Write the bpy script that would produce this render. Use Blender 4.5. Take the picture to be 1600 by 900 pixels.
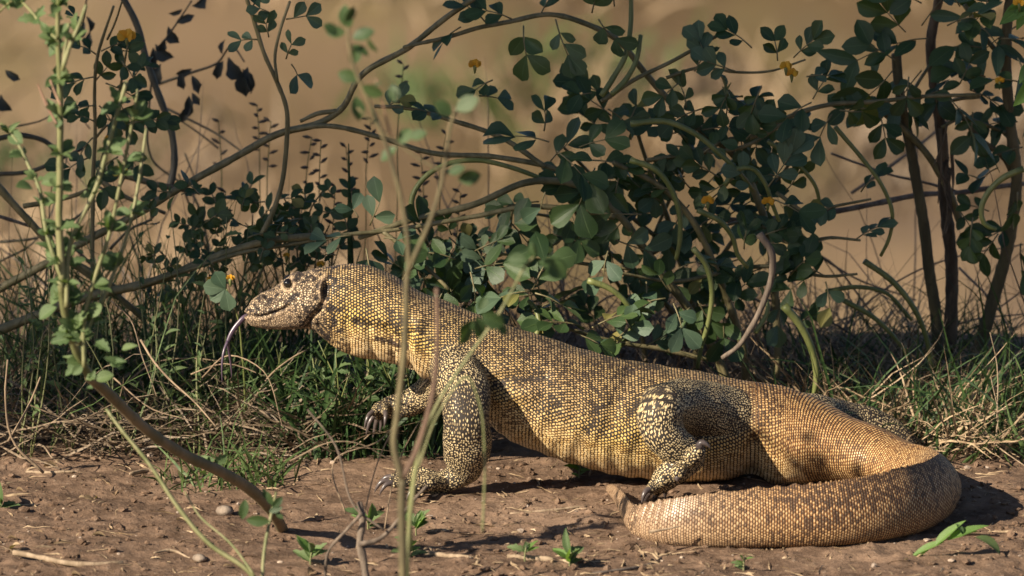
import bpy, bmesh, math, random
import numpy as np
from mathutils import Vector, Matrix
from mathutils.bvhtree import BVHTree

for o in list(bpy.data.objects):
    bpy.data.objects.remove(o)
S = bpy.context.scene
COL = S.collection
rng = np.random.default_rng(11)
random.seed(11)

# ------------------------------------------------------------------ camera
PITCH = math.radians(10.0)
CAM_Y = -9.0
LENS = 257.0
cp, sp = math.cos(PITCH), math.sin(PITCH)
_b = -(768 - 450) / 1600 * 36 / LENS
CAM_Z = -(9.0 / (cp + _b * sp)) * (-sp + _b * cp)
cam = bpy.data.cameras.new("camera")
cam.lens = LENS
cam.sensor_width = 36
cam.clip_start = 0.1
cam.clip_end = 1500
camo = bpy.data.objects.new("camera", cam)
COL.objects.link(camo)
camo.location = (0, CAM_Y, CAM_Z)
camo.rotation_euler = (math.radians(90) - PITCH, 0, 0)
S.camera = camo
cam.dof.use_dof = True
cam.dof.focus_distance = 9.16
cam.dof.aperture_fstop = 7.1
S.render.resolution_x = 1024
S.render.resolution_y = 576

# ------------------------------------------------------------------ sky and sun
SUN_EL = math.radians(30)
SUN_AZ = math.radians(232)          # compass angle from +Y, clockwise: front left of the camera
to_sun = Vector((math.sin(SUN_AZ) * math.cos(SUN_EL), math.cos(SUN_AZ) * math.cos(SUN_EL), math.sin(SUN_EL)))
W = bpy.data.worlds.new("World")
S.world = W
W.use_nodes = True
wn = W.node_tree.nodes
sky = wn.new("ShaderNodeTexSky")
sky.sky_type = 'NISHITA'
sky.sun_disc = False
sky.sun_elevation = SUN_EL
sky.sun_rotation = SUN_AZ
sky.air_density = 0.65
sky.dust_density = 0.5
wn["Background"].inputs[1].default_value = 0.05
W.node_tree.links.new(sky.outputs[0], wn["Background"].inputs[0])
sl = bpy.data.lights.new("sun", 'SUN')
sl.energy = 5.0
sl.angle = math.radians(0.55)
sl.color = (1.0, 0.86, 0.68)
so = bpy.data.objects.new("sun", sl)
COL.objects.link(so)
so.rotation_euler = to_sun.to_track_quat('Z', 'Y').to_euler()
so.location = (-4, -4, 5)
S.view_settings.view_transform = 'Standard'
S.view_settings.look = 'None'
S.view_settings.exposure = 1.0
S.view_settings.gamma = 1.0
S.view_settings.use_curve_mapping = False

# ------------------------------------------------------------------ helpers
def P(px, py, y):
    """pixel of the 1600x900 photograph -> point of the plane at depth y"""
    a = (px - 800) / 1600 * 36 / LENS
    b = -(py - 450) / 1600 * 36 / LENS
    dy = cp + b * sp
    t = (y - CAM_Y) / dy
    return np.array((t * a, y, CAM_Z + t * (-sp + b * cp)))

def G(px, py, z=0.0):
    a = (px - 800) / 1600 * 36 / LENS
    b = -(py - 450) / 1600 * 36 / LENS
    t = (z - CAM_Z) / (-sp + b * cp)
    return np.array((t * a, CAM_Y + t * (cp + b * sp), z))

def PROJ(q):
    """world point -> pixel of the 1600x900 photograph"""
    r = np.asarray(q, float) - np.array((0, CAM_Y, CAM_Z))
    dep = r[1] * cp - r[2] * sp
    return 800 + r[0] / dep * 1600 / 36 * LENS, 450 - (r[1] * sp + r[2] * cp) / dep * 1600 / 36 * LENS

def tag(o, label=None, cat=None, group=None, kind=None):
    if label: o['label'] = label
    if cat: o['category'] = cat
    if group: o['group'] = group
    if kind: o['kind'] = kind
    return o

def empty(name, loc, label=None, cat=None, group=None):
    o = bpy.data.objects.new(name, None)
    o.empty_display_size = 0.02
    COL.objects.link(o)
    o.location = loc
    return tag(o, label, cat, group)

def add(name, me, parent=None, loc=None):
    o = bpy.data.objects.new(name, me)
    COL.objects.link(o)
    if parent is not None:
        o.parent = parent
        # all geometry is written in world coordinates: undo the parent's own offset
        base = Vector((0, 0, 0))
        p = parent
        while p is not None:
            base += p.location
            p = p.parent
        o.location = (Vector(loc) if loc is not None else Vector((0, 0, 0))) - base
    elif loc is not None:
        o.location = loc
    return o

def mesh(name, V, F, mat, smooth=True):
    me = bpy.data.meshes.new(name)
    me.from_pydata([tuple(v) for v in V], [], [tuple(f) for f in F])
    if mat: me.materials.append(mat)
    if smooth: me.polygons.foreach_set('use_smooth', [True] * len(me.polygons))
    me.update()
    return me

class MB:
    def __init__(s): s.V = []; s.F = []
    def put(s, V, F):
        b = len(s.V)
        s.V.extend(map(tuple, V)); s.F.extend(tuple(i + b for i in f) for f in F)
    def mesh(s, name, mat, smooth=True): return mesh(name, s.V, s.F, mat, smooth)

def catmull(pts, n):
    """smooth curve through pts, evenly spaced along its length (finite-difference tangents)"""
    pts = np.asarray(pts, float)
    if len(pts) < 3:
        t = np.linspace(0, 1, n)[:, None]
        return pts[0] * (1 - t) + pts[-1] * t
    seg = np.maximum(np.linalg.norm(np.diff(pts, axis=0)[:, :3], axis=1), 1e-7)
    cum = np.concatenate([[0], np.cumsum(seg)])
    sl_ = np.diff(pts, axis=0) / seg[:, None]
    m_ = np.empty_like(pts); m_[0] = sl_[0]; m_[-1] = sl_[-1]
    w0, w1 = seg[1:, None], seg[:-1, None]
    m_[1:-1] = (sl_[:-1] * w0 + sl_[1:] * w1) / (w0 + w1)
    d = np.linspace(0, cum[-1], n)
    i = np.clip(np.searchsorted(cum, d, side='right') - 1, 0, len(seg) - 1)
    h = seg[i][:, None]; t = ((d - cum[i]) / seg[i])[:, None]
    return (2 * t ** 3 - 3 * t ** 2 + 1) * pts[i] + (t ** 3 - 2 * t ** 2 + t) * h * m_[i] + (-2 * t ** 3 + 3 * t ** 2) * pts[i + 1] + (t ** 3 - t ** 2) * h * m_[i + 1]

def frames(C):
    n = len(C)
    T = np.gradient(C, axis=0)
    T /= np.linalg.norm(T, axis=1)[:, None] + 1e-12
    ref = np.array((0, 0, 1.0)) if abs(T[0][2]) < 0.8 else np.array((1.0, 0, 0))
    A = np.zeros_like(C); B = np.zeros_like(C)
    a = ref - T[0] * ref.dot(T[0]); a /= np.linalg.norm(a)
    for i in range(n):
        a = a - T[i] * a.dot(T[i]); a /= np.linalg.norm(a) + 1e-12
        A[i] = a; B[i] = np.cross(T[i], a)
    return T, A, B

def tube(pts, rad, sides=7, n=None, wob=0.0, knots=0.0, flat=1.0):
    """smooth tapering tube through pts (world coords) with radii rad; caps closed"""
    pts = np.asarray(pts, float)
    rad = np.asarray(rad, float)
    if rad.ndim == 0: rad = np.full(len(pts), float(rad))
    if len(rad) == 2 and len(pts) > 2: rad = np.linspace(rad[0], rad[1], len(pts))
    L = np.linalg.norm(np.diff(pts, axis=0), axis=1).sum()
    if n is None: n = int(min(60, max(5, L / 0.012)))
    Q = catmull(np.hstack([pts, rad[:, None]]), n)
    C, R = Q[:, :3], np.maximum(Q[:, 3], 1e-4)
    if wob:
        ph = rng.uniform(0, 6.28, 6)
        t = np.linspace(0, L / 0.05, n)
        C = C + wob * np.stack([np.sin(t * .9 + ph[0]) + .5 * np.sin(t * 2.3 + ph[1]), np.sin(t * 1.1 + ph[2]), np.sin(t + ph[3]) + .5 * np.sin(t * 2.1 + ph[4])], 1)
    if knots:
        R = R * (1 + knots * np.maximum(0, np.sin(np.linspace(0, L / 0.045 * 6.28, n) + rng.uniform(0, 6)) - .6) * 2 + knots * .35 * rng.normal(0, 1, n))
    T, A, B = frames(C)
    ang = np.arange(sides) * 2 * math.pi / sides
    V = (C[:, None] + R[:, None, None] * (np.cos(ang)[None, :, None] * A[:, None] + flat * np.sin(ang)[None, :, None] * B[:, None])).reshape(-1, 3)
    F = []
    for i in range(n - 1):
        for k in range(sides):
            k2 = (k + 1) % sides
            F.append((i * sides + k, i * sides + k2, (i + 1) * sides + k2, (i + 1) * sides + k))
    V = np.vstack([V, C[0], C[-1] + T[-1] * R[-1] * .4])
    a, b = n * sides, n * sides + 1
    for k in range(sides):
        k2 = (k + 1) % sides
        F.append((a, k2, k)); F.append((b, (n - 1) * sides + k, (n - 1) * sides + k2))
    return V, F

# numpy value noise (2-D and 3-D)
_perm = np.random.default_rng(3).random((64, 64, 64))
def vnoise(x, y, z=0.0):
    x, y, z = np.broadcast_arrays(np.asarray(x, float), np.asarray(y, float), np.asarray(z, float))
    xi, yi, zi = np.floor(x).astype(int), np.floor(y).astype(int), np.floor(z).astype(int)
    fx, fy, fz = x - xi, y - yi, z - zi
    fx, fy, fz = [f * f * (3 - 2 * f) for f in (fx, fy, fz)]
    r = 0
    for dx in (0, 1):
        for dy in (0, 1):
            for dz in (0, 1):
                w = (fx if dx else 1 - fx) * (fy if dy else 1 - fy) * (fz if dz else 1 - fz)
                r = r + w * _perm[(xi + dx) % 64, (yi + dy) % 64, (zi + dz) % 64]
    return r * 2 - 1
def fbm(x, y, z=0.0, o=4):
    r = 0; a = 1.0
    for i in range(o):
        r = r + a * vnoise(np.asarray(x) * 2 ** i + 7.3 * i, np.asarray(y) * 2 ** i + 3.1 * i, np.asarray(z) * 2 ** i)
        a *= .5
    return r

# ---- shader node shorthand
class NT:
    def __init__(s, name):
        s.m = bpy.data.materials.new(name); s.m.use_nodes = True
        s.t = s.m.node_tree; s.n = s.t.nodes; s.bsdf = s.n["Principled BSDF"]
    def link(s, a, b): s.t.links.new(a, b)
    def node(s, ty, **kw):
        n = s.n.new(ty)
        for k, v in kw.items(): setattr(n, k, v)
        return n
    def setin(s, sock, v):
        if hasattr(v, 'is_linked') or isinstance(v, bpy.types.NodeSocket): s.link(v, sock)
        else: sock.default_value = v
    def math(s, op, a, b=0.0, c=0.0, clamp=False):
        n = s.node("ShaderNodeMath", operation=op, use_clamp=clamp)
        s.setin(n.inputs[0], a); s.setin(n.inputs[1], b); s.setin(n.inputs[2], c)
        return n.outputs[0]
    def mix(s, f, a, b, blend='MIX'):
        n = s.node("ShaderNodeMix", data_type='RGBA', blend_type=blend)
        s.setin(n.inputs[0], f)
        s.setin(n.inputs[6], a if not isinstance(a, tuple) else (*a[:3], 1)); s.setin(n.inputs[7], b if not isinstance(b, tuple) else (*b[:3], 1))
        return n.outputs[2]
    def mixf(s, f, a, b):
        n = s.node("ShaderNodeMix", data_type='FLOAT')
        s.setin(n.inputs[0], f); s.setin(n.inputs[2], a); s.setin(n.inputs[3], b)
        return n.outputs[0]
    def ramp(s, f, stops):
        n = s.node("ShaderNodeValToRGB"); s.setin(n.inputs[0], f)
        e = n.color_ramp.elements
        while len(e) < len(stops): e.new(0.5)
        for q, (p, c) in zip(e, stops): q.position = p; q.color = (*c[:3], 1) if not isinstance(c, float) else (c, c, c, 1)
        return n.outputs[0]
    def step(s, v, lo, hi):
        n = s.node("ShaderNodeMapRange", interpolation_type='SMOOTHSTEP')
        s.setin(n.inputs[0], v); s.setin(n.inputs[1], lo); s.setin(n.inputs[2], hi)
        return n.outputs[0]
    def noise(s, scale, detail=3, vec=None, rough=.55, dist=0.0):
        n = s.node("ShaderNodeTexNoise"); n.inputs['Scale'].default_value = scale; n.inputs['Detail'].default_value = detail
        n.inputs['Roughness'].default_value = rough; n.inputs['Distortion'].default_value = dist
        if vec is not None: s.link(vec, n.inputs['Vector'])
        return n.outputs[0]
    def pos(s): return s.node("ShaderNodeNewGeometry").outputs['Position']
    def obj(s): return s.node("ShaderNodeTexCoord").outputs['Object']
    def rand(s): return s.node("ShaderNodeObjectInfo").outputs['Random']
    def attr(s, name, out='Fac'):
        n = s.node("ShaderNodeAttribute", attribute_name=name); return n.outputs[out]
    def bump(s, h, strength=.5, dist=.001):
        n = s.node("ShaderNodeBump"); n.inputs['Strength'].default_value = strength; n.inputs['Distance'].default_value = dist
        s.link(h, n.inputs['Height']); s.link(n.outputs[0], s.bsdf.inputs['Normal'])
    def set(s, **kw):
        for k, v in kw.items():
            sock = s.bsdf.inputs[k.replace('_', ' ')]
            s.setin(sock, v if not (isinstance(v, tuple) and len(v) == 3) else (*v, 1))
# ------------------------------------------------------------------ ground: bank top, drop and the far flat
def ground_z(x, y):
    x = np.asarray(x, float); y = np.asarray(y, float)
    edge = 1.05 + .18 * vnoise(x * 1.3 + 5, x * 0 + 2.2) + .05 * vnoise(x * 6, x * 0 + 9)
    d = np.maximum(0, y - edge)
    drop = -2.6 * (1 - np.exp(-(d / 1.5) ** 1.4))
    near = (1 - np.clip(d / .6, 0, 1))
    h = .007 * fbm(x * 4.0 + 3, y * 4.0, 1.5, 3)
    h = h + near * (.0036 * fbm(x * 19, y * 26, 4.5, 4) + .0038 * np.maximum(0, fbm(x * 60, y * 75, 8.5, 3) - .1))
    h = h + np.clip((y - 4) / 20, 0, 1) * .12 * fbm(x * .35, y * .35, 2.5, 3)
    # keep the soil under the lizard level
    k = np.exp(-(((x - .1) / .62) ** 4 + ((y + .1) / .32) ** 4))
    return drop + h - k * .0035
def axis(lo, hi, a, b, step, grow=1.35):
    c = list(np.arange(a, b + 1e-9, step)); s = step
    while c[-1] < hi: s *= grow; c.append(c[-1] + s)
    s = step
    while c[0] > lo: s *= grow; c.insert(0, c[0] - s)
    return np.array(c)
gx = axis(-400, 400, -.72, .72, .0042)
gy = axis(-40, 900, -.66, 1.15, .0046, 1.12)
GX, GY = np.meshgrid(gx, gy)
GZ = ground_z(GX, GY)
nx, ny = len(gx), len(gy)
me = bpy.data.meshes.new("ground")
me.vertices.add(nx * ny)
me.vertices.foreach_set('co', np.stack([GX, GY, GZ], -1).astype(np.float32).ravel())
i = (np.arange(ny - 1)[:, None] * nx + np.arange(nx - 1)[None]).ravel()
q = np.stack([i, i + 1, i + nx + 1, i + nx], 1).astype(np.int32)
me.loops.add(q.size); me.polygons.add(len(q))
me.loops.foreach_set('vertex_index', q.ravel())
me.polygons.foreach_set('loop_start', np.arange(len(q), dtype=np.int32) * 4)
me.polygons.foreach_set('loop_total', np.full(len(q), 4, np.int32))
me.polygons.foreach_set('use_smooth', np.ones(len(q), bool))
me.update(calc_edges=True)
m = NT("soil")
p = m.pos()
n1 = m.noise(3.0, 4, p); n2 = m.noise(28, 5, p); n3 = m.noise(170, 4, p); mpf = m.node('ShaderNodeMapping'); mpf.inputs['Scale'].default_value = (1, .16, 1); m.link(p, mpf.inputs[0]); pf = mpf.outputs[0]; n4 = m.noise(.55, 2, pf); n5 = m.noise(1.2, 3, pf)
c = m.mix(m.step(n2, .32, .68), (.100, .064, .042), (.195, .128, .085))
c = m.mix(m.math('MULTIPLY', m.step(n1, .48, .66), .55), c, (.27, .183, .124))
c = m.mix(m.math('MULTIPLY', m.step(n3, .55, .75), .5), c, (.33, .25, .18))
c = m.mix(m.math('MULTIPLY', m.step(n3, .42, .25), .55), c, (.05, .031, .021))
sep = m.node("ShaderNodeSeparateXYZ"); m.link(p, sep.inputs[0])
far = m.step(sep.outputs[1], 2.0, 12.0)
fc = m.mix(m.step(n4, .36, .64), (.125, .083, .040), (.26, .18, .105))
fc = m.mix(m.math('MULTIPLY', m.step(n5, .45, .7), .6), fc, (.165, .135, .05))
fc = m.mix(m.math('MULTIPLY', m.step(m.noise(.8, 3, pf), .5, .68), .7), fc, (.11, .078, .055))
c = m.mix(far, c, fc)
m.set(Base_Color=c, Roughness=.95, Specular_IOR_Level=.15)
m.bump(m.math('ADD', m.math('MULTIPLY', n2, .5), m.math('ADD', m.math('MULTIPLY', n3, .4), m.math('MULTIPLY', m.noise(700, 3, p), .16))), .9, .007)
me.materials.append(m.m)
SOIL = m.m
tag(add("ground", me), kind='structure')

def gz(x, y): return float(ground_z(x, y))

# crumbs of soil and small stones: nobody could count them
def crumbs(name, n, rmin, rmax, mat, seed, xr=(-.68, .68), yr=(-.62, .75)):
    r = np.random.default_rng(seed)
    ico = np.array([(0, 0, 1), (.894, 0, .447), (.276, .851, .447), (-.724, .526, .447), (-.724, -.526, .447), (.276, -.851, .447),
                    (.724, .526, -.447), (-.276, .894, -.447), (-.894, 0, -.447), (-.276, -.894, -.447), (.724, -.526, -.447), (0, 0, -1)])
    fi = [(0, 1, 2), (0, 2, 3), (0, 3, 4), (0, 4, 5), (0, 5, 1), (1, 6, 2), (2, 7, 3), (3, 8, 4), (4, 9, 5), (5, 10, 1), (6, 7, 2), (7, 8, 3), (8, 9, 4), (9, 10, 5), (10, 6, 1), (11, 7, 6), (11, 8, 7), (11, 9, 8), (11, 10, 9), (11, 6, 10)]
    x = r.uniform(*xr, n); y = r.uniform(*yr, n)
    keep = fbm(x * 5, y * 5, seed, 2) + r.uniform(-.7, .9, n) > 0
    x, y = x[keep], y[keep]
    z = ground_z(x, y)
    rad = rmin * (rmax / rmin) ** (r.random(len(x)) ** 2.6)
    sc = r.uniform(.6, 1.3, (len(x), 1, 3)) * rad[:, None, None] * np.array((1.1, 1.1, .7))
    a = r.uniform(0, 6.28, len(x)); ca, sa = np.cos(a)[:, None], np.sin(a)[:, None]
    V = ico[None] * sc * r.uniform(.75, 1.25, (len(x), 12, 1))
    V = np.stack([V[..., 0] * ca - V[..., 1] * sa + x[:, None], V[..., 0] * sa + V[..., 1] * ca + y[:, None], V[..., 2] + (z + rad * .25)[:, None]], -1)
    F = (np.array(fi)[None] + 12 * np.arange(len(x))[:, None, None]).reshape(-1, 3)
    return mesh(name, V.reshape(-1, 3), F, mat, smooth=False)
tag(add("soil_crumbs", crumbs("soil_crumbs", 9000, .0008, .0070, SOIL, 5)), "loose brown crumbs and clods of soil scattered over the bare ground", "soil", kind='stuff')
m = NT("pale_grit")
c = m.mix(m.step(m.noise(90, 2, m.pos()), .4, .6), (.42, .33, .25), (.24, .19, .15))
m.set(Base_Color=c, Roughness=.9)
tag(add("grit", crumbs("grit", 420, .0015, .0055, m.m, 8)), "pale grit and tiny stones strewn over the brown soil", "grit", kind='stuff')
# ------------------------------------------------------------------ monitor lizard
AX = .08            # depth of the body axis
def ring_shape(kind, nseg):
    ph = np.linspace(0, 2 * math.pi, nseg + 1)   # 0 = belly seam, pi = back
    s, c = np.sin(ph), -np.cos(ph)
    return s, c
NS = 64
# px, top, bottom (photo outline), half width in metres
TR = [(382.5, 485, 495, .0065), (386, 480.5, 503, .011), (391, 472, 509, .0155), (399, 464.5, 512, .019), (412, 456.5, 514.5, .0225), (428, 449.5, 516, .0255), (440, 441, 516.5, .0285),
      (450, 433.5, 516.5, .031), (463, 429, 516, .034), (478, 424.5, 515, .0365), (490, 420.5, 518, .038), (503, 418.5, 529, .0385), (520, 416, 543, .039), (545, 414, 555, .042), (570, 415.5, 561, .045), (595, 422, 565, .047),
      (620, 432, 569, .050), (645, 448, 578, .055), (670, 462, 592, .060), (695, 473.5, 612, .065), (722, 485, 634, .069), (750, 496, 655, .072), (780, 507, 680, .076),
      (815, 519, 702, .081), (850, 530, 715, .085), (890, 545, 729, .088), (930, 556, 741, .0885), (970, 565, 748, .087), (1010, 573, 753, .084), (1060, 580, 757, .079),
      (1110, 585, 755, .073), (1145, 589.5, 748, .064), (1168, 593, 741, .058), (1186, 596, 744, .059), (1206, 601, 757, .062), (1228, 607, 762, .064)]
st = []      # x, y, zc, up half height, down half height, half width, crest
for px, t, b, w in TR:
    pt, pb = P(px, t, AX), P(px, b, AX - w * .35)
    zc = (pt[2] + pb[2]) / 2
    st.append((pt[0], AX, zc, pt[2] - zc, zc - pb[2], w, 0.0))
x0 = st[-1][0]
ex, ey = .203, .208
cx, cy = .325, AX - .208
FAR = np.array([(1228, 607), (1250, 615), (1300, 640), (1350, 664), (1400, 687), (1440, 700), (1470, 708), (1500, 712)])
NEAR = np.array([(950, 757), (957, 764), (966, 772), (974, 780), (983, 790), (1000, 788), (1050, 778), (1100, 772), (1180, 764), (1270, 757), (1350, 746), (1440, 724), (1470, 709), (1500, 709)])
def crest_z(x, y, table):
    px_ = PROJ((x, y, .06))[0]
    return P(px_, np.interp(px_, table[:, 0], table[:, 1]), y)[2]
for k, a in enumerate(np.linspace(math.pi / 2 - .28, -math.pi / 2, 12)):
    f = k / 11
    x_, y_ = cx + ex * abs(math.cos(a)) ** .9, cy + ey * math.sin(a)
    H = crest_z(x_, y_, FAR if a > .15 else NEAR)
    st.append((x_, y_, H / 2 + .0005, H / 2, H / 2, .060 * (1 - f) ** 2 + .0185 * (1 - (1 - f) ** 2), min(1, f * 1.6)))
for px, yy, H, w in [(1180, -.338, 0, .0175), (1130, -.338, 0, .0165), (1085, -.334, 0, .0155), (1045, -.324, 0, .0145), (1016, -.306, 0, .013), (998, -.279, 0, .0108),
                     (988, -.240, .0335, .0095), (981, -.195, .031, .0085), (974, -.14, .027, .0075), (966, -.085, .022, .0065), (957, -.035, .016, .0055), (950, -.004, .010, .004)]:
    g = P(px, 800, yy)
    if H == 0: H = crest_z(g[0], yy, NEAR)
    st.append((g[0], yy, H / 2 + .0005, H / 2, H / 2, w, 1.0))
st = np.array(st)
ST = catmull(np.hstack([st[:, [0, 1, 2]], st[:, 3:]]), 420)
Cc = ST[:, :3]
Th = np.gradient(Cc[:, :2], axis=0)
for _ in range(6): Th[1:-1] = (Th[:-2] + Th[1:-1] * 2 + Th[2:]) / 4
Th /= np.linalg.norm(Th, axis=1)[:, None]
side = np.stack([Th[:, 1], -Th[:, 0], np.zeros(len(Th))], 1)      # +side = the lizard's left flank, facing the camera on the trunk
sdist = np.concatenate([[0], np.cumsum(np.linalg.norm(np.diff(Cc[:, :2], axis=0), axis=1))])
s_, c_ = ring_shape(0, NS)
grid = np.zeros((len(Cc), NS + 1, 3)); guv = np.zeros((len(Cc), NS + 1, 2))
girth = np.zeros(len(Cc))
for i in range(len(Cc)):
    hu, hd, w, crest = ST[i, 3:7]
    e = .86
    ss = np.sign(s_) * np.abs(s_) ** e
    cc = np.sign(c_) * np.abs(c_) ** e
    zz = np.where(cc > 0, cc * hu, cc * hd)
    up01 = np.clip((cc + 1) / 2, 0, 1)
    wid = w * (1 - crest * (.86 * up01 ** 2.2))
    zz = zz + crest * .0035 * np.exp(-((np.linspace(0, 1, NS + 1) - .5) / .016) ** 2)
    # flattened roof of the head
    grid[i] = Cc[i] + side[i] * (ss * wid)[:, None] + np.array((0, 0, 1)) * zz[:, None]
    girth[i] = np.linalg.norm(np.diff(grid[i], axis=0), axis=1).sum()
pitch_u = np.interp(sdist, [0, .09, .16, .35, .6, .75, .95, 1.5], [.0032, .0036, .0041, .0043, .0043, .0042, .0036, .0031])
ring_idx = np.cumsum(np.gradient(sdist) / pitch_u)
gs = girth.copy()
for _ in range(40): gs[1:-1] = (gs[:-2] + 2 * gs[1:-1] + gs[2:]) / 4
colp = np.interp(sdist, [0, .1, .3, .6, .8, 1.0, 1.6], [.0030, .0034, .0038, .0040, .0040, .0036, .0030])
Ncol = gs / colp
guv[..., 0] = ring_idx[:, None]
guv[..., 1] = (np.linspace(0, 1, NS + 1) - .5)[None] * Ncol[:, None] + 200
gpar = np.zeros((len(Cc), NS + 1, 2)); gpar[..., 0] = sdist[:, None]; gpar[..., 1] = np.linspace(0, 1, NS + 1)[None]

def grid_faces(n, mcols): return [(i * mcols + k, i * mcols + k + 1, (i + 1) * mcols + k + 1, (i + 1) * mcols + k) for i in range(n - 1) for k in range(mcols - 1)]
PARTS = []      # (verts grid flattened, faces, uv, par)
def add_part(gr, uv, par):
    n, k = gr.shape[:2]
    PARTS.append((gr.reshape(-1, 3), grid_faces(n, k), uv.reshape(-1, 2), par.reshape(-1, 2)))
add_part(grid, guv, gpar)
REM = MB()
def closed_put(gr):
    n, k1 = gr.shape[:2]; k = k1 - 1
    V = list(gr[:, :k].reshape(-1, 3)); F = []
    for i in range(n - 1):
        for j in range(k):
            F.append((i * k + j, i * k + (j + 1) % k, (i + 1) * k + (j + 1) % k, (i + 1) * k + j))
    V.append(gr[0, :k].mean(0)); V.append(gr[-1, :k].mean(0))
    a, b = n * k, n * k + 1
    for j in range(k):
        F.append((a, (j + 1) % k, j)); F.append((b, (n - 1) * k + j, (n - 1) * k + (j + 1) % k))
    REM.put(V, F)
closed_put(grid)

def limb(pts, pitch, n=60, sides=28, seam=(0, 1, .2)):
    """pts: (px, py, y, radius[, flatten])"""
    Q = np.array([(*P(a[0], a[1], a[2]), a[3], a[4] if len(a) > 4 else 1.0) for a in pts])
    Q = catmull(Q, n)
    C, R, FL = Q[:, :3], Q[:, 3], Q[:, 4]
    T = np.gradient(C, axis=0); T /= np.linalg.norm(T, axis=1)[:, None]
    sv = np.array(seam, float)
    gr = np.zeros((n, sides + 1, 3)); uv = np.zeros((n, sides + 1, 2)); par = np.zeros((n, sides + 1, 2))
    L = np.concatenate([[0], np.cumsum(np.linalg.norm(np.diff(C, axis=0), axis=1))])
    ang = np.linspace(0, 2 * math.pi, sides + 1)
    Rs = R.copy()
    for _ in range(10): Rs[1:-1] = (Rs[:-2] + 2 * Rs[1:-1] + Rs[2:]) / 4
    for i in range(n):
        a = sv - T[i] * sv.dot(T[i]); a /= np.linalg.norm(a); b = np.cross(T[i], a)
        gr[i] = C[i] + R[i] * (np.cos(ang)[:, None] * a * FL[i] + np.sin(ang)[:, None] * b)
        uv[i, :, 0] = L[i] / pitch + 37 * len(PARTS); uv[i, :, 1] = (ang / (2 * math.pi) - .5) * (2 * math.pi * Rs[i] / pitch) + 500
        par[i, :, 0] = L[i]; par[i, :, 1] = ang / (2 * math.pi)
    add_part(gr, uv, par); closed_put(gr)
    return C, R

CLAWS = []
def toe(pts, claw_dir, claw_len=.016, pitch=.0038):
    C, R = limb(pts, pitch, n=16, sides=12)
    CLAWS.append((C[-1], (C[-1] - C[-3]) / np.linalg.norm(C[-1] - C[-3]), np.array(claw_dir, float), R[-1], claw_len))

# near fore leg
limb([(706, 560, .045, .030), (716, 588, .010, .0335), (727, 622, -.022, .0315), (730, 655, -.034, .0300), (730, 688, -.028, .0293), (728, 715, -.018, .0275), (720, 738, -.010, .0215), (704, 750, -.010, .0150), (684, 756, -.010, .0125, 1.0), (668, 757, -.010, .010)], .0039)
for k, (tx, ty, yy, mx) in enumerate([(612, 756, -.048, 640), (606, 752, -.022, 640), (611, 746, .006, 642), (634, 740, .026, 655), (648, 764, -.052, 664)]):
    toe([(690, 756, -.010 + (yy + .01) * .25, .0095), (mx + 14, (ty + 748) / 2, (-.010 + yy) / 2, .0080), (mx - 8, ty - 4, yy * .8, .0075), (tx, ty, yy, .0052)], (-.4, 0, -1), .017)
# far fore leg, lifted
limb([(700, 580, .11, .032), (682, 606, .145, .024), (655, 622, .165, .0195), (625, 634, .172, .0155), (604, 638, .172, .0125), (594, 641, .172, .0095)], .0042)
for (tx, ty, yy) in [(581, 646, .150), (584, 651, .165), (590, 655, .182), (597, 652, .198), (602, 646, .14)]:
    toe([(604, 638, .172, .0085), ((604 + tx) / 2 - 2, (636 + ty) / 2 - 3, (.172 + yy) / 2, .0072), (tx, ty, yy, .0048)], (-.2, 0, -1), .018)
# near hind leg: thigh forward to the knee, shank back, foot forward and down
limb([(1222, 668, .090, .046), (1172, 658, .073, .043), (1125, 646, .044, .038), (1082, 636, .006, .034), (1048, 634, -.034, .0315), (1032, 646, -.058, .0300), (1034, 668, -.064, .0280), (1050, 692, -.062, .0245), (1072, 708, -.058, .0210), (1082, 715, -.057, .0185), (1072, 726, -.060, .0175), (1052, 737, -.064, .0165), (1036, 750, -.064, .0150), (1026, 762, -.062, .010)], .0037, n=90)
for (tx, ty, yy) in [(1013, 771, -.085), (1017, 773, -.066), (1026, 775, -.050), (1038, 768, -.036)]:
    toe([(1040, 748, (yy - .064) / 2, .0095), ((1034 + tx) / 2, (748 + ty) / 2 - 2, (yy * 1.4 - .064) / 2.4, .0085), (tx, ty - 5, yy, .0058)], (-.15, -.1, -1), .015)
toe([(1076, 716, -.066, .012), (1086, 712, -.084, .0105), (1093, 700, -.090, .0075)], (.55, 0, -.6), .017)
toe([(1066, 730, -.070, .010), (1061, 738, -.084, .0085), (1059, 746, -.090, .0070)], (.1, -.3, -1), .004)
# far hind leg
limb([(1215, 668, .10, .050), (1270, 664, .155, .040), (1322, 668, .20, .0330), (1362, 674, .21, .0290), (1395, 690, .21, .0260), (1428, 714, .20, .0190), (1460, 726, .19, .0150), (1485, 735, .17, .0120)], .0043)
for (tx, ty, yy) in [(1512, 752, .13), (1518, 746, .15), (1516, 738, .175), (1508, 732, .195)]:
    toe([(1478, 734, .175, .010), ((1480 + tx) / 2, (731 + ty) / 2, (yy + .175) / 2, .0080), (tx, ty, yy, .0055)], (.5, 0, -1), .014)

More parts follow.
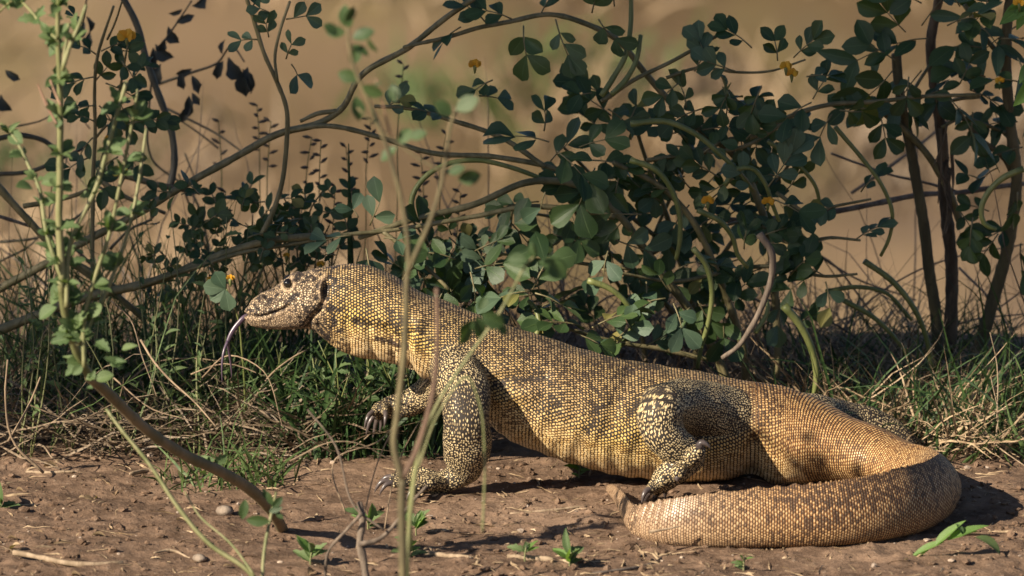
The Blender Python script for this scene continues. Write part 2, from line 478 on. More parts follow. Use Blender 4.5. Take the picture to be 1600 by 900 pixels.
me0 = REM.mesh("liz_src", None)
tmp = bpy.data.objects.new("liz_src", me0); COL.objects.link(tmp)
md = tmp.modifiers.new("r", 'REMESH'); md.mode = 'VOXEL'; md.voxel_size = .00155; md.adaptivity = 0
md2 = tmp.modifiers.new("s", 'SMOOTH'); md2.factor = .5; md2.iterations = 7
dg = bpy.context.evaluated_depsgraph_get()
lz = bpy.data.meshes.new_from_object(tmp.evaluated_get(dg))
bpy.data.objects.remove(tmp)
lz.name = "body"
nv = len(lz.vertices)
co = np.zeros(nv * 3, np.float32); lz.vertices.foreach_get('co', co); co = co.reshape(-1, 3).astype(float)
nrm = np.zeros(nv * 3, np.float32); lz.vertices.foreach_get('normal', nrm); nrm = nrm.reshape(-1, 3).astype(float)
print("lizard verts", nv)

# nearest source part of every vertex
trees = [BVHTree.FromPolygons([tuple(v) for v in p[0]], p[1]) for p in PARTS]
bounds = [(p[0].min(0) - .008, p[0].max(0) + .008) for p in PARTS]
best = np.full(nv, 9.0); part = np.zeros(nv, int); nface = np.zeros(nv, int); nloc = np.zeros((nv, 3))
for k, t in enumerate(trees):
    lo, hi = bounds[k]
    fn = t.find_nearest
    for i in np.nonzero(((co > lo) & (co < hi)).all(1))[0]:
        r = fn(co[i], .02)
        if r[3] is not None and r[3] < best[i]: best[i] = r[3]; part[i] = k; nface[i] = r[2]; nloc[i] = r[0]
FARR = [np.array(p[1]) for p in PARTS]
def params(k, fidx, q):
    """(uv, par) of part k at points q lying on its faces fidx"""
    V, F, U, A = PARTS[k]
    f = FARR[k][fidx]
    a, b, e = V[f[:, 0]], V[f[:, 1]], V[f[:, 3]]
    u = np.clip(((q - a) * (b - a)).sum(1) / (((b - a) ** 2).sum(1) + 1e-12), 0, 1)
    v = np.clip(((q - a) * (e - a)).sum(1) / (((e - a) ** 2).sum(1) + 1e-12), 0, 1)
    w = np.stack([(1 - u) * (1 - v), u * (1 - v), u * v, (1 - u) * v], 1)[..., None]
    return (w * U[f]).sum(1), (w * A[f]).sum(1)
pl = np.zeros(len(lz.loops), np.int32); lz.loops.foreach_get('vertex_index', pl)
ls = np.zeros(len(lz.polygons), np.int32); lz.polygons.foreach_get('loop_start', ls)
lt = np.zeros(len(lz.polygons), np.int32); lz.polygons.foreach_get('loop_total', lt)
lpoly = np.repeat(np.arange(len(ls)), lt)
fpart = np.zeros(len(ls), int)
fpart[:] = np.maximum.reduceat(part[pl], ls)
vuv = np.zeros((nv, 2)); vpar = np.zeros((nv, 2))
for k in range(len(PARTS)):
    i = np.nonzero(part == k)[0]
    if len(i): vuv[i], vpar[i] = params(k, nface[i], nloc[i])
luv = np.zeros((len(pl), 2), np.float32)
want = fpart[lpoly]
same = want == part[pl]
luv[same] = vuv[pl[same]]
for k in range(len(PARTS)):
    j = np.nonzero(~same & (want == k))[0]
    if len(j):
        rr = [trees[k].find_nearest(co[pl[q_]]) for q_ in j]
        luv[j] = params(k, np.array([r[2] for r in rr]), np.array([tuple(r[0]) for r in rr]))[0]
# seam faces: keep the corners of one face on the same side
mn = np.minimum.reduceat(luv[:, 1], ls); mx = np.maximum.reduceat(luv[:, 1], ls)
bad = (mx - mn) > 12
bl = bad[lpoly]; luv[bl, 1] = np.where(luv[bl, 1] < mx[lpoly][bl] - 6, mx[lpoly][bl], luv[bl, 1])
uvl = lz.uv_layers.new(name="scales"); uvl.data.foreach_set('uv', luv.ravel())

# ---- sculpt and colour in the lizard's own side view (x along, z up)
S_, TH = vpar[:, 0], vpar[:, 1]
trunk = part == 0
sd = (co[:, 1] - AX)
def side_xz(px, py, w): q = P(px, py, AX - w); return q[0], q[2]
def seg_dist(poly):
    d = np.full(nv, 9.0)
    for (a, b) in zip(poly[:-1], poly[1:]):
        a = np.array(a); b = np.array(b); v = b - a
        q = co[:, [0, 2]] - a
        t = np.clip((q @ v) / (v @ v), 0, 1)
        d = np.minimum(d, np.linalg.norm(q - t[:, None] * v, axis=1))
    return d
head = trunk & (S_ < .125)
flank = np.abs(nrm[:, 1]) > .18
disp = np.zeros(nv)
dark = np.zeros(nv)       # chance that a scale is dark
warm = np.zeros(nv)       # 0 tan .. 1 yellow
pale = np.zeros(nv)       # belly and throat
solid = np.zeros(nv)      # plain dark mark (mouth line, nostril, ear)
plate = np.zeros(nv)      # head plates instead of rows
skin = np.zeros(nv)       # plain pinkish skin (lips, eye ring, ear rim)
mouth = [side_xz(*a) for a in [(380, 491.5, .010), (388, 493, .014), (399, 494.5, .018), (411, 493.5, .021), (423, 490, .023), (435, 485.5, .025), (446, 480, .028), (453, 476, .029)]]
dm = seg_dist(mouth)
hm = head & (S_ < .085)
k = np.exp(-(dm / .0016) ** 2) * hm
disp -= .0020 * k * np.clip((.085 - S_) / .03, .25, 1); solid = np.maximum(solid, .9 * np.exp(-(dm / .0008) ** 2) * hm * np.clip((.070 - S_) / .03, 0, 1))
lipz = np.exp(-((dm - .0040) / .0025) ** 2) * hm * flank
disp += .0009 * lipz
zq = np.interp(co[:, 0], [m_[0] for m_ in mouth], [m_[1] for m_ in mouth])
skin = np.maximum(skin, hm * np.clip((zq - co[:, 2]) / .003, 0, 1) * np.clip((.075 - S_) / .02, 0, 1) * .35)
ex_, ez_ = side_xz(449.5, 446, .029)
de = np.hypot((co[:, 0] - ex_), (co[:, 2] - ez_) * 1.05)
disp -= .0035 * np.exp(-(de / .0058) ** 4) * head * flank
disp += .0016 * np.exp(-((de - .0082) / .0022) ** 2) * head * flank
skin = np.maximum(skin, np.exp(-((de - .0080) / .0022) ** 2) * head * flank)
brow = seg_dist([side_xz(436, 441, .026), side_xz(446, 432.5, .026), side_xz(463, 432, .028)])
disp += .0030 * np.exp(-(brow / .0038) ** 2) * head
solid = np.maximum(solid, np.exp(-(seg_dist([side_xz(457, 443, .030), side_xz(468, 437.5, .030)]) / .0016) ** 2) * head * flank)
nx_, nz_ = side_xz(413.5, 462.5, .019)
dn = np.hypot(co[:, 0] - nx_, (co[:, 2] - nz_) * .8)
disp -= .0030 * np.exp(-(dn / .0026) ** 2) * head * flank
disp += .0008 * np.exp(-((dn - .0045) / .0016) ** 2) * head * flank
solid = np.maximum(solid, np.exp(-(dn / .0025) ** 4) * head * flank)
ax_, az_ = side_xz(509.5, 453.5, .0375)
da = np.hypot((co[:, 0] - ax_) / .0058, (co[:, 2] - az_ - .25 * (co[:, 0] - ax_)) / .0108)
hh = trunk & (S_ < .16) & flank
disp -= .0042 * np.exp(-da ** 4) * hh
disp += .0016 * np.exp(-((da - 1.35) / .35) ** 2) * hh * (co[:, 0] < ax_ + .001)
solid = np.maximum(solid, .8 * np.exp(-(da / .92) ** 6) * hh)
skin = np.maximum(skin, np.exp(-((da - 1.4) / .35) ** 2) * hh * (co[:, 0] < ax_ + .001) * .5)
jaw = seg_dist([side_xz(506, 470, .038), side_xz(500, 484, .038), side_xz(489, 494, .036), side_xz(482, 505, .034), side_xz(481, 518, .030)])
disp -= .0030 * np.exp(-(jaw / .0032) ** 2) * hh
cheek = seg_dist([side_xz(466, 484, .034), side_xz(486, 478, .037)])
disp += .0030 * np.exp(-(cheek / .011) ** 2) * hh
snr = seg_dist([side_xz(420, 462, .020), side_xz(440, 452, .026)])
disp -= .0012 * np.exp(-(snr / .004) ** 2) * head * flank
# skin folds of the throat, neck, shoulder and groin
tr = trunk & flank & (S_ < .92)
for poly, amp, wd in [([side_xz(497, 510, .036), side_xz(520, 540, .034)], -.0018, .004), ([side_xz(640, 520, .05), side_xz(632, 545, .05), side_xz(640, 578, .045)], -.0035, .007),
                      ([side_xz(540, 500, .042), side_xz(548, 550, .036)], -.0016, .004), ([side_xz(575, 515, .045), side_xz(584, 560, .04)], -.0016, .0045), ([side_xz(606, 510, .048), side_xz(616, 563, .043)], -.0018, .0045), ([side_xz(655, 505, .056), side_xz(648, 545, .055), side_xz(662, 590, .05)], .003, .008), ([side_xz(560, 505, .045), side_xz(600, 515, .047), side_xz(630, 535, .05)], -.0022, .006),
                      ([side_xz(760, 600, .072), side_xz(800, 588, .076), side_xz(850, 590, .08)], -.003, .008), ([side_xz(780, 625, .072), side_xz(830, 612, .08)], .002, .009),
                      ([side_xz(985, 590, .085), side_xz(960, 640, .088), side_xz(955, 700, .08)], -.0022, .012), ([side_xz(1178, 690, .058), side_xz(1176, 715, .058), side_xz(1176, 745, .05)], -.005, .009)]:
    disp += amp * np.exp(-(seg_dist(poly) / wd) ** 2) * tr
disp += trunk * (S_ > .13) * (.0004 * np.sin(S_ * 260 + 3 * np.sin(co[:, 2] * 40)) * np.clip((.17 - co[:, 2]) / .1, 0, 1) * (S_ < .62))      # faint folds round the belly
disp += trunk * .0022 * fbm(co[:, 0] * 14, co[:, 2] * 14, co[:, 1] * 14, 3) * np.clip((S_ - .11) / .03, 0, 1) * np.clip((1.15 - S_) / .2, 0, 1)
disp += (~trunk) * .0016 * fbm(co[:, 0] * 30, co[:, 2] * 30, co[:, 1] * 30, 2)
# creases where the tail doubles back
stp = S_ - S_[trunk].max(); updn0 = 0 * S_
disp -= trunk * .0016 * (np.exp(-((np.sin((stp) * 240)) / .35) ** 2)) * np.clip((stp + .36) / .05, 0, 1) * np.clip((-.24 - stp) / .02, 0, 1) * (updn0 > -2)
co2 = co + nrm * (disp * 1.6)[:, None]
lz.vertices.foreach_set('co', co2.astype(np.float32).ravel())
lz.update()

# ---- colour fields
X, Z, Y = co[:, 0], co[:, 2], co[:, 1]
updn = np.clip((co[:, 2] - np.interp(S_, sdist, Cc[:, 2])) / np.maximum(np.interp(S_, sdist, ST[:, 3]), .005), -1, 1.2)     # -1 belly .. 1 back
big = fbm(X * 16, Z * 16, Y * 16, 3)
fine = fbm(X * 55, Z * 55, Y * 55, 3)
spot = fbm(X * 34 + 9, Z * 26, Y * 26, 2)
neck = trunk * np.clip((S_ - .10) / .03, 0, 1) * np.clip((.36 - S_) / .1, 0, 1)
body = trunk * np.clip((S_ - .28) / .08, 0, 1) * np.clip((.72 - S_) / .1, 0, 1)
rump = trunk * np.clip((S_ - .60) / .1, 0, 1) * np.clip((1.00 - S_) / .1, 0, 1)
tail = trunk * np.clip((S_ - .95) / .08, 0, 1)
dark += neck * (np.clip((updn - .25) * .5, 0, .26) + .5 * np.clip((spot - .45) * 5, 0, 1) * (updn < .35))
dark += body * (np.clip((updn + .10) * .42, 0, .36) + .28 * np.clip((spot - .38) * 4, 0, 1))
dark += rump * (.06 + .12 * np.clip(fine, 0, 1))
endt = np.clip((stp + .47) / .13, 0, 1)
dark += tail * ((1 - endt) * np.clip(.20 + .38 * updn + .55 * big, .02, .62) + endt * np.clip(.04 + 1.2 * (spot - .45), 0, .8))
pale += trunk * np.clip((-.15 - updn) * 1.5, 0, 1) * (S_ < .72) * np.clip((S_ - .1) / .05, 0, 1)
warm += neck * np.clip(.75 - .6 * np.abs(updn + .15) + .3 * big, 0, 1) + body * np.clip(.42 - .3 * updn + .5 * big, 0, 1) * .75 + rump * .28
orange = rump * np.clip(.75 + .5 * big, 0, 1) + tail * (1 - endt) * .55 + body * np.clip(updn * .5, 0, .35)
leg = (~trunk).astype(float)
dark += leg * np.clip(.22 + .5 * big + .28 * spot, .02, .7)
thigh = leg * np.exp(-(((X - P(1130, 640, 0)[0]) / .09) ** 2))
dark -= thigh * .22
warm += leg * .45
hd = trunk * np.clip((.135 - S_) / .02, 0, 1)
plate = hd * np.clip((.105 - S_) / .02, 0, 1)
headn = fbm(X * 230 + 5.3, Z * 260, Y * 200, 2)
lipbar = np.clip(np.sin(X * 760 + 2 * headn) * 3 - 1.6, 0, 1) * np.exp(-((dm - .0035) / .0028) ** 2) * hm * (co[:, 2] > zq - .001)
solid = np.maximum(solid, hd * flank * .82 * np.clip((headn - .30) / .10, 0, 1) * (1 - np.clip(skin * 1.3, 0, 1)))
solid = np.maximum(solid, .75 * lipbar)
dark = dark * (1 - hd) + hd * np.clip(.10 + .9 * np.clip((headn - .10) / .14, 0, 1) + .12 * np.clip(updn, 0, 1), 0, 1)
warm += hd * .12 * np.clip(S_ / .1, 0, 1)
dark = dark * (1 - np.clip(skin, 0, 1) * .85)
# dark shoulder blotches and the bar above the arm
for poly, wd, a in [([side_xz(555, 503, .045), side_xz(590, 505, .046)], .0055, .8), ([side_xz(590, 530, .047), side_xz(618, 540, .05), side_xz(632, 545, .05)], .006, .95), ([side_xz(508, 500, .038), side_xz(515, 530, .036)], .005, .7),
                    ([side_xz(692, 566, .066), side_xz(700, 548, .066)], .010, .6), ([side_xz(765, 605, .074), side_xz(800, 595, .078), side_xz(850, 590, .084)], .005, .85), ([side_xz(932, 640, .088), side_xz(952, 632, .088)], .006, .85),
                    ([side_xz(920, 668, .085), side_xz(926, 660, .086)], .006, .7), ([side_xz(985, 640, .086), side_xz(1003, 632, .085)], .006, .8), ([side_xz(660, 512, .058), side_xz(672, 535, .06)], .009, .55)]:
    dark = np.maximum(dark, a * np.exp(-(seg_dist(poly) / wd) ** 2) * tr)
ed = np.zeros(len(lz.edges) * 2, np.int32); lz.edges.foreach_get('vertices', ed); ed = ed.reshape(-1, 2)
deg = np.bincount(ed.ravel(), minlength=nv).astype(float) + 1e-9
def relax(f, it):
    for _ in range(it):
        f = .35 * f + .65 * (np.bincount(ed[:, 0], f[ed[:, 1]], nv) + np.bincount(ed[:, 1], f[ed[:, 0]], nv)) / deg
    return f
join = np.clip(relax((np.bincount(ed[:, 0], part[ed[:, 0]] != part[ed[:, 1]], nv) > 0).astype(float), 40) * 25, 0, 1)
def soften(f, it=60): return f * (1 - join) + relax(f, it) * join
dark, warm, pale, orange, leg = [soften(np.clip(f, 0, 1)) for f in (dark, warm, pale, orange, leg)]
at1 = lz.attributes.new("field_a", 'FLOAT_COLOR', 'POINT')
at1.data.foreach_set('color', np.stack([np.clip(dark, 0, 1), np.clip(warm, 0, 1), np.clip(pale, 0, 1), np.clip(solid, 0, 1)], 1).astype(np.float32).ravel())
at2 = lz.attributes.new("field_b", 'FLOAT_COLOR', 'POINT')
at2.data.foreach_set('color', np.stack([np.clip(plate, 0, 1), np.clip(skin, 0, 1), np.clip(orange, 0, 1), np.clip(leg + tail * .0, 0, 1)], 1).astype(np.float32).ravel())
at4 = lz.attributes.new("grid", 'FLOAT', 'POINT'); at4.data.foreach_set('value', np.clip(soften(np.clip(pale * 1.2 + tail + rump * 1.1, 0, 1)), 0, 1).astype(np.float32))
at3 = lz.attributes.new("tail_end", 'FLOAT', 'POINT'); at3.data.foreach_set('value', (tail * endt).astype(np.float32))

m = NT("lizard_skin")
A1 = m.node("ShaderNodeAttribute", attribute_name="field_a"); A2 = m.node("ShaderNodeAttribute", attribute_name="field_b")
s1 = m.node("ShaderNodeSeparateColor"); m.link(A1.outputs['Color'], s1.inputs[0]); s2 = m.node("ShaderNodeSeparateColor"); m.link(A2.outputs['Color'], s2.inputs[0])
fd, fw, fp, fs = s1.outputs[0], s1.outputs[1], s1.outputs[2], A1.outputs['Alpha']
fh, fk, fo, fl = s2.outputs[0], s2.outputs[1], s2.outputs[2], A2.outputs['Alpha']
fe = m.attr("tail_end")
uvn = m.node("ShaderNodeUVMap", uv_map="scales")
sx = m.node("ShaderNodeSeparateXYZ"); m.link(uvn.outputs[0], sx.inputs[0])
po = m.obj()
jit = m.noise(95, 2, po)
row = m.math('ADD', sx.outputs[0], m.math('MULTIPLY', m.math('SUBTRACT', jit, .5), .55))
rowb = sx.outputs[1]
colj = m.math('ADD', sx.outputs[1], m.math('MULTIPLY', m.math('SUBTRACT', m.noise(70, 2, po), .5), .6))
fg = m.attr("grid")
# rings of square scales (belly, rump, tail)
rf = m.math('FLOOR', row)
colg = m.math('ADD', colj, m.math('MULTIPLY', m.math('MODULO', rf, 2.0), .5))
cfg = m.math('FLOOR', colg)
fx = m.math('ABSOLUTE', m.math('SUBTRACT', m.math('FRACT', row), .5)); fy = m.math('ABSOLUTE', m.math('SUBTRACT', m.math('FRACT', colg), .5))
dg_ = m.math('ADD', m.math('POWER', m.math('MULTIPLY', fx, 2.0), 2.4), m.math('POWER', m.math('MULTIPLY', fy, 2.0), 2.4))
# close-packed round beads (neck, back, flank): nearest of two interleaved lattices
rr = m.math('MULTIPLY', row, 1.10)
rA = m.math('MULTIPLY', m.math('ROUND', m.math('MULTIPLY', rr, .5)), 2.0); cA = m.math('ROUND', colj)
rB = m.math('ADD', m.math('MULTIPLY', m.math('ROUND', m.math('MULTIPLY', m.math('SUBTRACT', rr, 1.0), .5)), 2.0), 1.0); cB = m.math('ADD', m.math('ROUND', m.math('SUBTRACT', colj, .5)), .5)
def d2(r_, c_n):
    u_ = m.math('MULTIPLY', m.math('SUBTRACT', rr, r_), .87); v_ = m.math('SUBTRACT', colj, c_n)
    return m.math('ADD', m.math('MULTIPLY', u_, u_), m.math('MULTIPLY', v_, v_))
dA, dB = d2(rA, cA), d2(rB, cB)
useB = m.math('LESS_THAN', dB, dA)
dh = m.math('MULTIPLY', m.math('MINIMUM', dA, dB), 4.1)
sel_g = m.math('GREATER_THAN', fg, .5)
d = m.mixf(m.step(fg, .3, .7), dh, dg_)
idr = m.mixf(sel_g, m.mixf(useB, rA, rB), rf); idc = m.mixf(sel_g, m.mixf(useB, cA, cB), m.math('ADD', cfg, 900.0))
cid = m.node("ShaderNodeCombineXYZ"); m.link(idr, cid.inputs[0]); m.link(idc, cid.inputs[1])
wn_ = m.node("ShaderNodeTexWhiteNoise", noise_dimensions='2D'); m.link(cid.outputs[0], wn_.inputs[0])
# irregular beads on the legs
vl = m.node("ShaderNodeTexVoronoi", feature='F1', voronoi_dimensions='2D'); vl.inputs['Scale'].default_value = 1.0; vl.inputs['Randomness'].default_value = .72
cuv = m.node("ShaderNodeCombineXYZ"); m.link(m.math('MULTIPLY', row, 1.25), cuv.inputs[0]); m.link(m.math('MULTIPLY', colj, 1.15), cuv.inputs[1]); m.link(cuv.outputs[0], vl.inputs['Vector'])
legm = m.step(fl, .35, .65)
d = m.mixf(legm, d, m.math('POWER', m.math('MULTIPLY', vl.outputs['Distance'], 1.9), 2.0))
svl = m.node("ShaderNodeSeparateColor"); m.link(vl.outputs['Color'], svl.inputs[0])
legs_ = m.math('GREATER_THAN', fl, .5)
r1 = m.mixf(legs_, wn_.outputs[0], svl.outputs[0])
sc_ = m.node("ShaderNodeSeparateColor"); m.link(wn_.outputs[1], sc_.inputs[0]); r2, r3 = m.mixf(legs_, sc_.outputs[0], svl.outputs[1]), sc_.outputs[1]
# wider pale scales on the belly, smaller beads on the back
big_ = m.math('SUBTRACT', r1, .5)
edge = m.math('ADD', m.mixf(fg, .50, .36), m.math('MULTIPLY', fp, .40))
edge = m.math('ADD', edge, m.math('MULTIPLY', m.math('SUBTRACT', r2, .5), .22))
edge = m.math('ADD', edge, m.math('MULTIPLY', fe, .35))
edge = m.math('SUBTRACT', edge, m.math('ADD', m.math('MULTIPLY', fd, .22), m.math('MULTIPLY', fl, .06)))
bead = m.step(d, m.math('ADD', edge, .20), m.math('SUBTRACT', edge, .26))
# head plates
vo = m.node("ShaderNodeTexVoronoi", feature='DISTANCE_TO_EDGE'); vo.inputs['Scale'].default_value = 330; m.link(po, vo.inputs['Vector'])
vc = m.node("ShaderNodeTexVoronoi", feature='F1'); vc.inputs['Scale'].default_value = 330; m.link(po, vc.inputs['Vector'])
scv = m.node("ShaderNodeSeparateColor"); m.link(vc.outputs['Color'], scv.inputs[0])
hb = m.step(vo.outputs['Distance'], .03, .24)
bead = m.mixf(fh, bead, hb)
r1 = m.mixf(m.math('GREATER_THAN', fh, .5), r1, scv.outputs[0])
isdark = m.math('MULTIPLY', m.step(m.math('SUBTRACT', fd, r1), -.15, .18), m.mixf(m.step(fd, .55, .9), .72, 1.0))
tan = m.mix(r2, (.42, .265, .12), (.66, .47, .25))
bc = m.mix(fw, tan, m.mix(r2, (.66, .42, .07), (.84, .62, .18)))
bc = m.mix(fo, bc, m.mix(r2, (.45, .27, .105), (.68, .46, .21)))
bc = m.mix(m.math('MULTIPLY', fp, .85), bc, m.mix(r2, (.64, .47, .24), (.85, .70, .44)))
bc = m.mix(m.math('MULTIPLY', fl, .65), bc, m.mix(r2, (.52, .43, .25), (.72, .63, .42)))
bc = m.mix(m.math('MULTIPLY', fh, .8), bc, m.mix(scv.outputs[1], (.52, .375, .225), (.76, .60, .40)))
bc = m.mix(m.math('MULTIPLY', fe, .8), bc, m.mix(r2, (.27, .18, .115), (.42, .30, .20)))
bc = m.mix(isdark, bc, m.mix(r3, (.020, .014, .010), (.13, .082, .045)))
bc = m.mix(1.0, bc, m.mix(m.noise(9, 3, po), (.78, .78, .78), (1.12, 1.08, 1.02)), 'MULTIPLY')
gro = m.mix(fp, (.020, .014, .010), (.035, .021, .012))
gro = m.mix(m.math('MULTIPLY', fe, .8), gro, (.12, .078, .05))
gro = m.mix(m.math('MULTIPLY', fh, .5), gro, (.07, .05, .036))
gro = m.mix(m.math('MULTIPLY', fo, .3), gro, (.05, .024, .012))
band = m.math('MULTIPLY', m.math('MULTIPLY', m.step(m.math('MULTIPLY', fx, 2.0), .86, .52), fg), m.math('SUBTRACT', 1.0, legm))
bandc = m.mix(1.0, bc, m.mix(fp, (.40, .25, .145), (.74, .58, .42)), 'MULTIPLY')
gro = m.mix(band, gro, bandc)
cc_ = m.mix(bead, gro, bc)
cc_ = m.mix(m.math('MULTIPLY', fk, .85), cc_, m.mix(m.noise(260, 3, po), (.33, .225, .135), (.50, .36, .235)))
cc_ = m.mix(fs, cc_, (.012, .008, .007))
m.set(Base_Color=cc_, Specular_IOR_Level=.5)
m.set(Roughness=m.math('ADD', m.mixf(bead, .7, .38), m.math('MULTIPLY', fh, .2)))
ht = m.math('MULTIPLY', m.math('MAXIMUM', bead, m.math('MULTIPLY', band, .6)), m.math('SUBTRACT', 1.0, m.math('MULTIPLY', fk, .7)))
m.bump(m.math('ADD', ht, m.math('MULTIPLY', m.noise(500, 2, po), .15)), .85, .0011)
lz.materials.clear(); lz.materials.append(m.m)
lz.polygons.foreach_set('use_smooth', np.ones(len(lz.polygons), bool))
lroot = empty("monitor_lizard", (.1, AX, 0), "large yellow and brown scaly monitor lizard with its tail curled round, tongue out", "lizard")
add("body", lz, lroot)

# eyes, tongue, claws
m = NT("eye_black")
m.set(Base_Color=(.008, .006, .005), Roughness=.06, Specular_IOR_Level=.7)
EYE = m.m
m = NT("eye_iris"); m.set(Base_Color=(.30, .16, .05), Roughness=.3); IRIS = m.m
def ball(c, r, nu=20, nvv=12, sq=(1, 1, 1)):
    V = []; F = []
    for i in range(nvv + 1):
        t = math.pi * i / nvv
        for j in range(nu):
            a = 2 * math.pi * j / nu
            V.append((c[0] + r * sq[0] * math.sin(t) * math.cos(a), c[1] + r * sq[1] * math.cos(t), c[2] + r * sq[2] * math.sin(t) * math.sin(a)))
    for i in range(nvv):
        for j in range(nu):
            F.append((i * nu + j, i * nu + (j + 1) % nu, (i + 1) * nu + (j + 1) % nu, (i + 1) * nu + j))
    return V, F
for sgn in (-1, 1):
    sel = head & (de < .0035) & (np.sign(sd) == sgn)
    yy = (co2[sel, 1].mean() if sel.any() else AX + sgn * .027)
    V, F = ball((ex_, yy - sgn * .0022, ez_), .0060)
    eye = add("eye", mesh("eye", V, F, EYE), lroot)
    # thin iris ring
    cyc = [(ex_ + .0048 * math.cos(a), yy - sgn * .0006 , ez_ + .0046 * math.sin(a)) for a in np.linspace(.0, 6.28, 17)]
    add("iris", mesh("iris", *tube(cyc, .00045, 6, 34), IRIS), eye)
m = NT("tongue"); m.set(Base_Color=(.075, .05, .075), Roughness=.32, Specular_IOR_Level=.6); TNG = m.m
mb = MB()
mb.put(*tube([P(392, 493, AX), P(384, 495, AX - .002), P(373, 505, AX - .004), P(362, 520, AX - .006), P(355, 536, AX - .008)], [.0036, .0036, .0034, .0031, .0026], 10, 20, flat=.8))
mb.put(*tube([P(356, 533, AX - .010), P(350, 548, AX - .016), P(347, 568, AX - .02), P(347, 597, AX - .022)], [.0022, .0019, .0014, .0004], 8, 16))
mb.put(*tube([P(356, 533, AX - .006), P(358, 550, AX + .006), P(361, 572, AX + .012), P(362, 590, AX + .014)], [.0022, .0018, .0012, .0004], 8, 16))
add("tongue", mb.mesh("tongue", TNG), lroot)
m = NT("claw"); m.set(Base_Color=m.mix(m.noise(200, 2, m.obj()), (.03, .025, .025), (.14, .11, .10)), Roughness=.3); CLW = m.m
for c0, tdir, cd, r, ln in CLAWS:
    cd = cd / np.linalg.norm(cd); tdir = tdir / np.linalg.norm(tdir)
    up = np.array((0, 0, .25))
    p0 = c0 - tdir * .004; p1 = c0 + tdir * ln * .45 + up * ln * .2; p2 = c0 + tdir * ln * .7 + cd * ln * .35; p3 = c0 + tdir * ln * .72 + cd * ln * .8
    add("claw", mesh("claw", *tube([p0, p1, p2, p3], [r * .8, r * .62, r * .36, .0003], 8, 12), CLW), lroot)
# ------------------------------------------------------------------ plant materials
def stem_mat(name, a, b, scale=60, rough=.6, streak=8):
    m = NT(name)
    mp = m.node("ShaderNodeMapping"); mp.inputs['Scale'].default_value = (1, 1, .25); m.link(m.obj(), mp.inputs[0])
    n = m.noise(scale, 4, mp.outputs[0]); n2 = m.noise(scale * 5, 3, mp.outputs[0])
    c = m.mix(m.step(n, .35, .65), a, b)
    c = m.mix(m.math('MULTIPLY', m.step(n2, .58, .7), .5), c, tuple(x * .45 for x in a))
    m.set(Base_Color=c, Roughness=rough)
    m.bump(m.math('ADD', n2, n), .5, .0012)
    return m.m
M_STEM = stem_mat("stem_olive", (.105, .095, .040), (.20, .17, .085))
M_DARK = stem_mat("stem_dark", (.045, .040, .028), (.095, .085, .05))  # dark brown-olive colour for the farther stems and withered twigs
M_POD = stem_mat("pod_green", (.10, .125, .035), (.17, .185, .062), 40, .5)
M_PODDRY = stem_mat("pod_dry", (.09, .068, .05), (.17, .13, .095), 120, .8)
M_TRUNK = stem_mat("trunk_bark", (.065, .055, .028), (.13, .11, .055), 50, .8)
M_RAGGED = stem_mat("peeling_bark", (.06, .043, .028), (.15, .11, .072), 90, .9)
M_HERB = stem_mat("herb_stem", (.125, .14, .05), (.22, .215, .10), 50, .6)
M_RED = stem_mat("red_stem", (.16, .085, .05), (.27, .17, .10), 50, .6)
M_STRAW1 = stem_mat("straw_stalk", (.20, .145, .09), (.34, .255, .17), 80, .8)
M_GREY = stem_mat("dead_twig", (.10, .08, .065), (.19, .155, .125), 80, .9)

def leaf_mat(name, lo, hi, under, gloss=.42, trans=.18, dead=None):
    m = NT(name)
    uv = m.node("ShaderNodeUVMap", uv_map="leaf"); sx = m.node("ShaderNodeSeparateXYZ"); m.link(uv.outputs[0], sx.inputs[0])
    r = m.rand()
    c = m.mix(r, lo, hi)
    n = m.noise(60, 3, m.obj())
    c = m.mix(m.math('MULTIPLY', m.step(n, .5, .75), .35), c, tuple(min(1, x * 1.7 + .01) for x in hi))
    ax = m.math('ABSOLUTE', sx.outputs[0])
    rib = m.step(ax, .07, .015)
    vein = m.math('SINE', m.math('MULTIPLY', m.math('SUBTRACT', sx.outputs[1], m.math('MULTIPLY', ax, .55)), 62.0))
    vn = m.math('MULTIPLY', m.step(vein, .82, 1.0), .30)
    c = m.mix(m.math('MULTIPLY', m.math('MAXIMUM', rib, vn), .45), c, tuple(x * 1.6 + .03 for x in hi))
    # chewed brown margins and specks
    sp_ = m.step(m.noise(230, 2, m.obj()), .72, .78)
    c = m.mix(m.math('MULTIPLY', sp_, .7), c, (.16, .13, .08))
    geo = m.node("ShaderNodeNewGeometry")
    c = m.mix(geo.outputs['Backfacing'], c, m.mix(.5, c, under))
    m.set(Base_Color=c, Roughness=gloss, Specular_IOR_Level=.45)
    m.bump(m.math('ADD', m.math('MULTIPLY', m.math('MAXIMUM', rib, vn), -.6), n), .35, .0009)
    tr = m.node("ShaderNodeBsdfTranslucent"); m.link(m.mix(1.0, c, (1.5, 1.7, .6), 'MULTIPLY'), tr.inputs[0])
    ms = m.node("ShaderNodeMixShader"); ms.inputs[0].default_value = trans
    m.link(m.bsdf.outputs[0], ms.inputs[1]); m.link(tr.outputs[0], ms.inputs[2])
    m.link(ms.outputs[0], m.n["Material Output"].inputs[0])
    return m.m
M_LEAF = leaf_mat("leaflet_dark", (.018, .044, .014), (.056, .094, .029), (.06, .085, .05))
M_LEAF2 = leaf_mat("leaflet_dusty", (.040, .080, .044), (.078, .122, .07), (.09, .12, .075), .5)
M_HERBLEAF = leaf_mat("herb_leaf", (.055, .10, .033), (.115, .165, .06), (.17, .22, .11), .6, .25)
M_LIME = leaf_mat("leaf_lime", (.085, .165, .035), (.14, .24, .06), (.2, .3, .1), .5, .35)
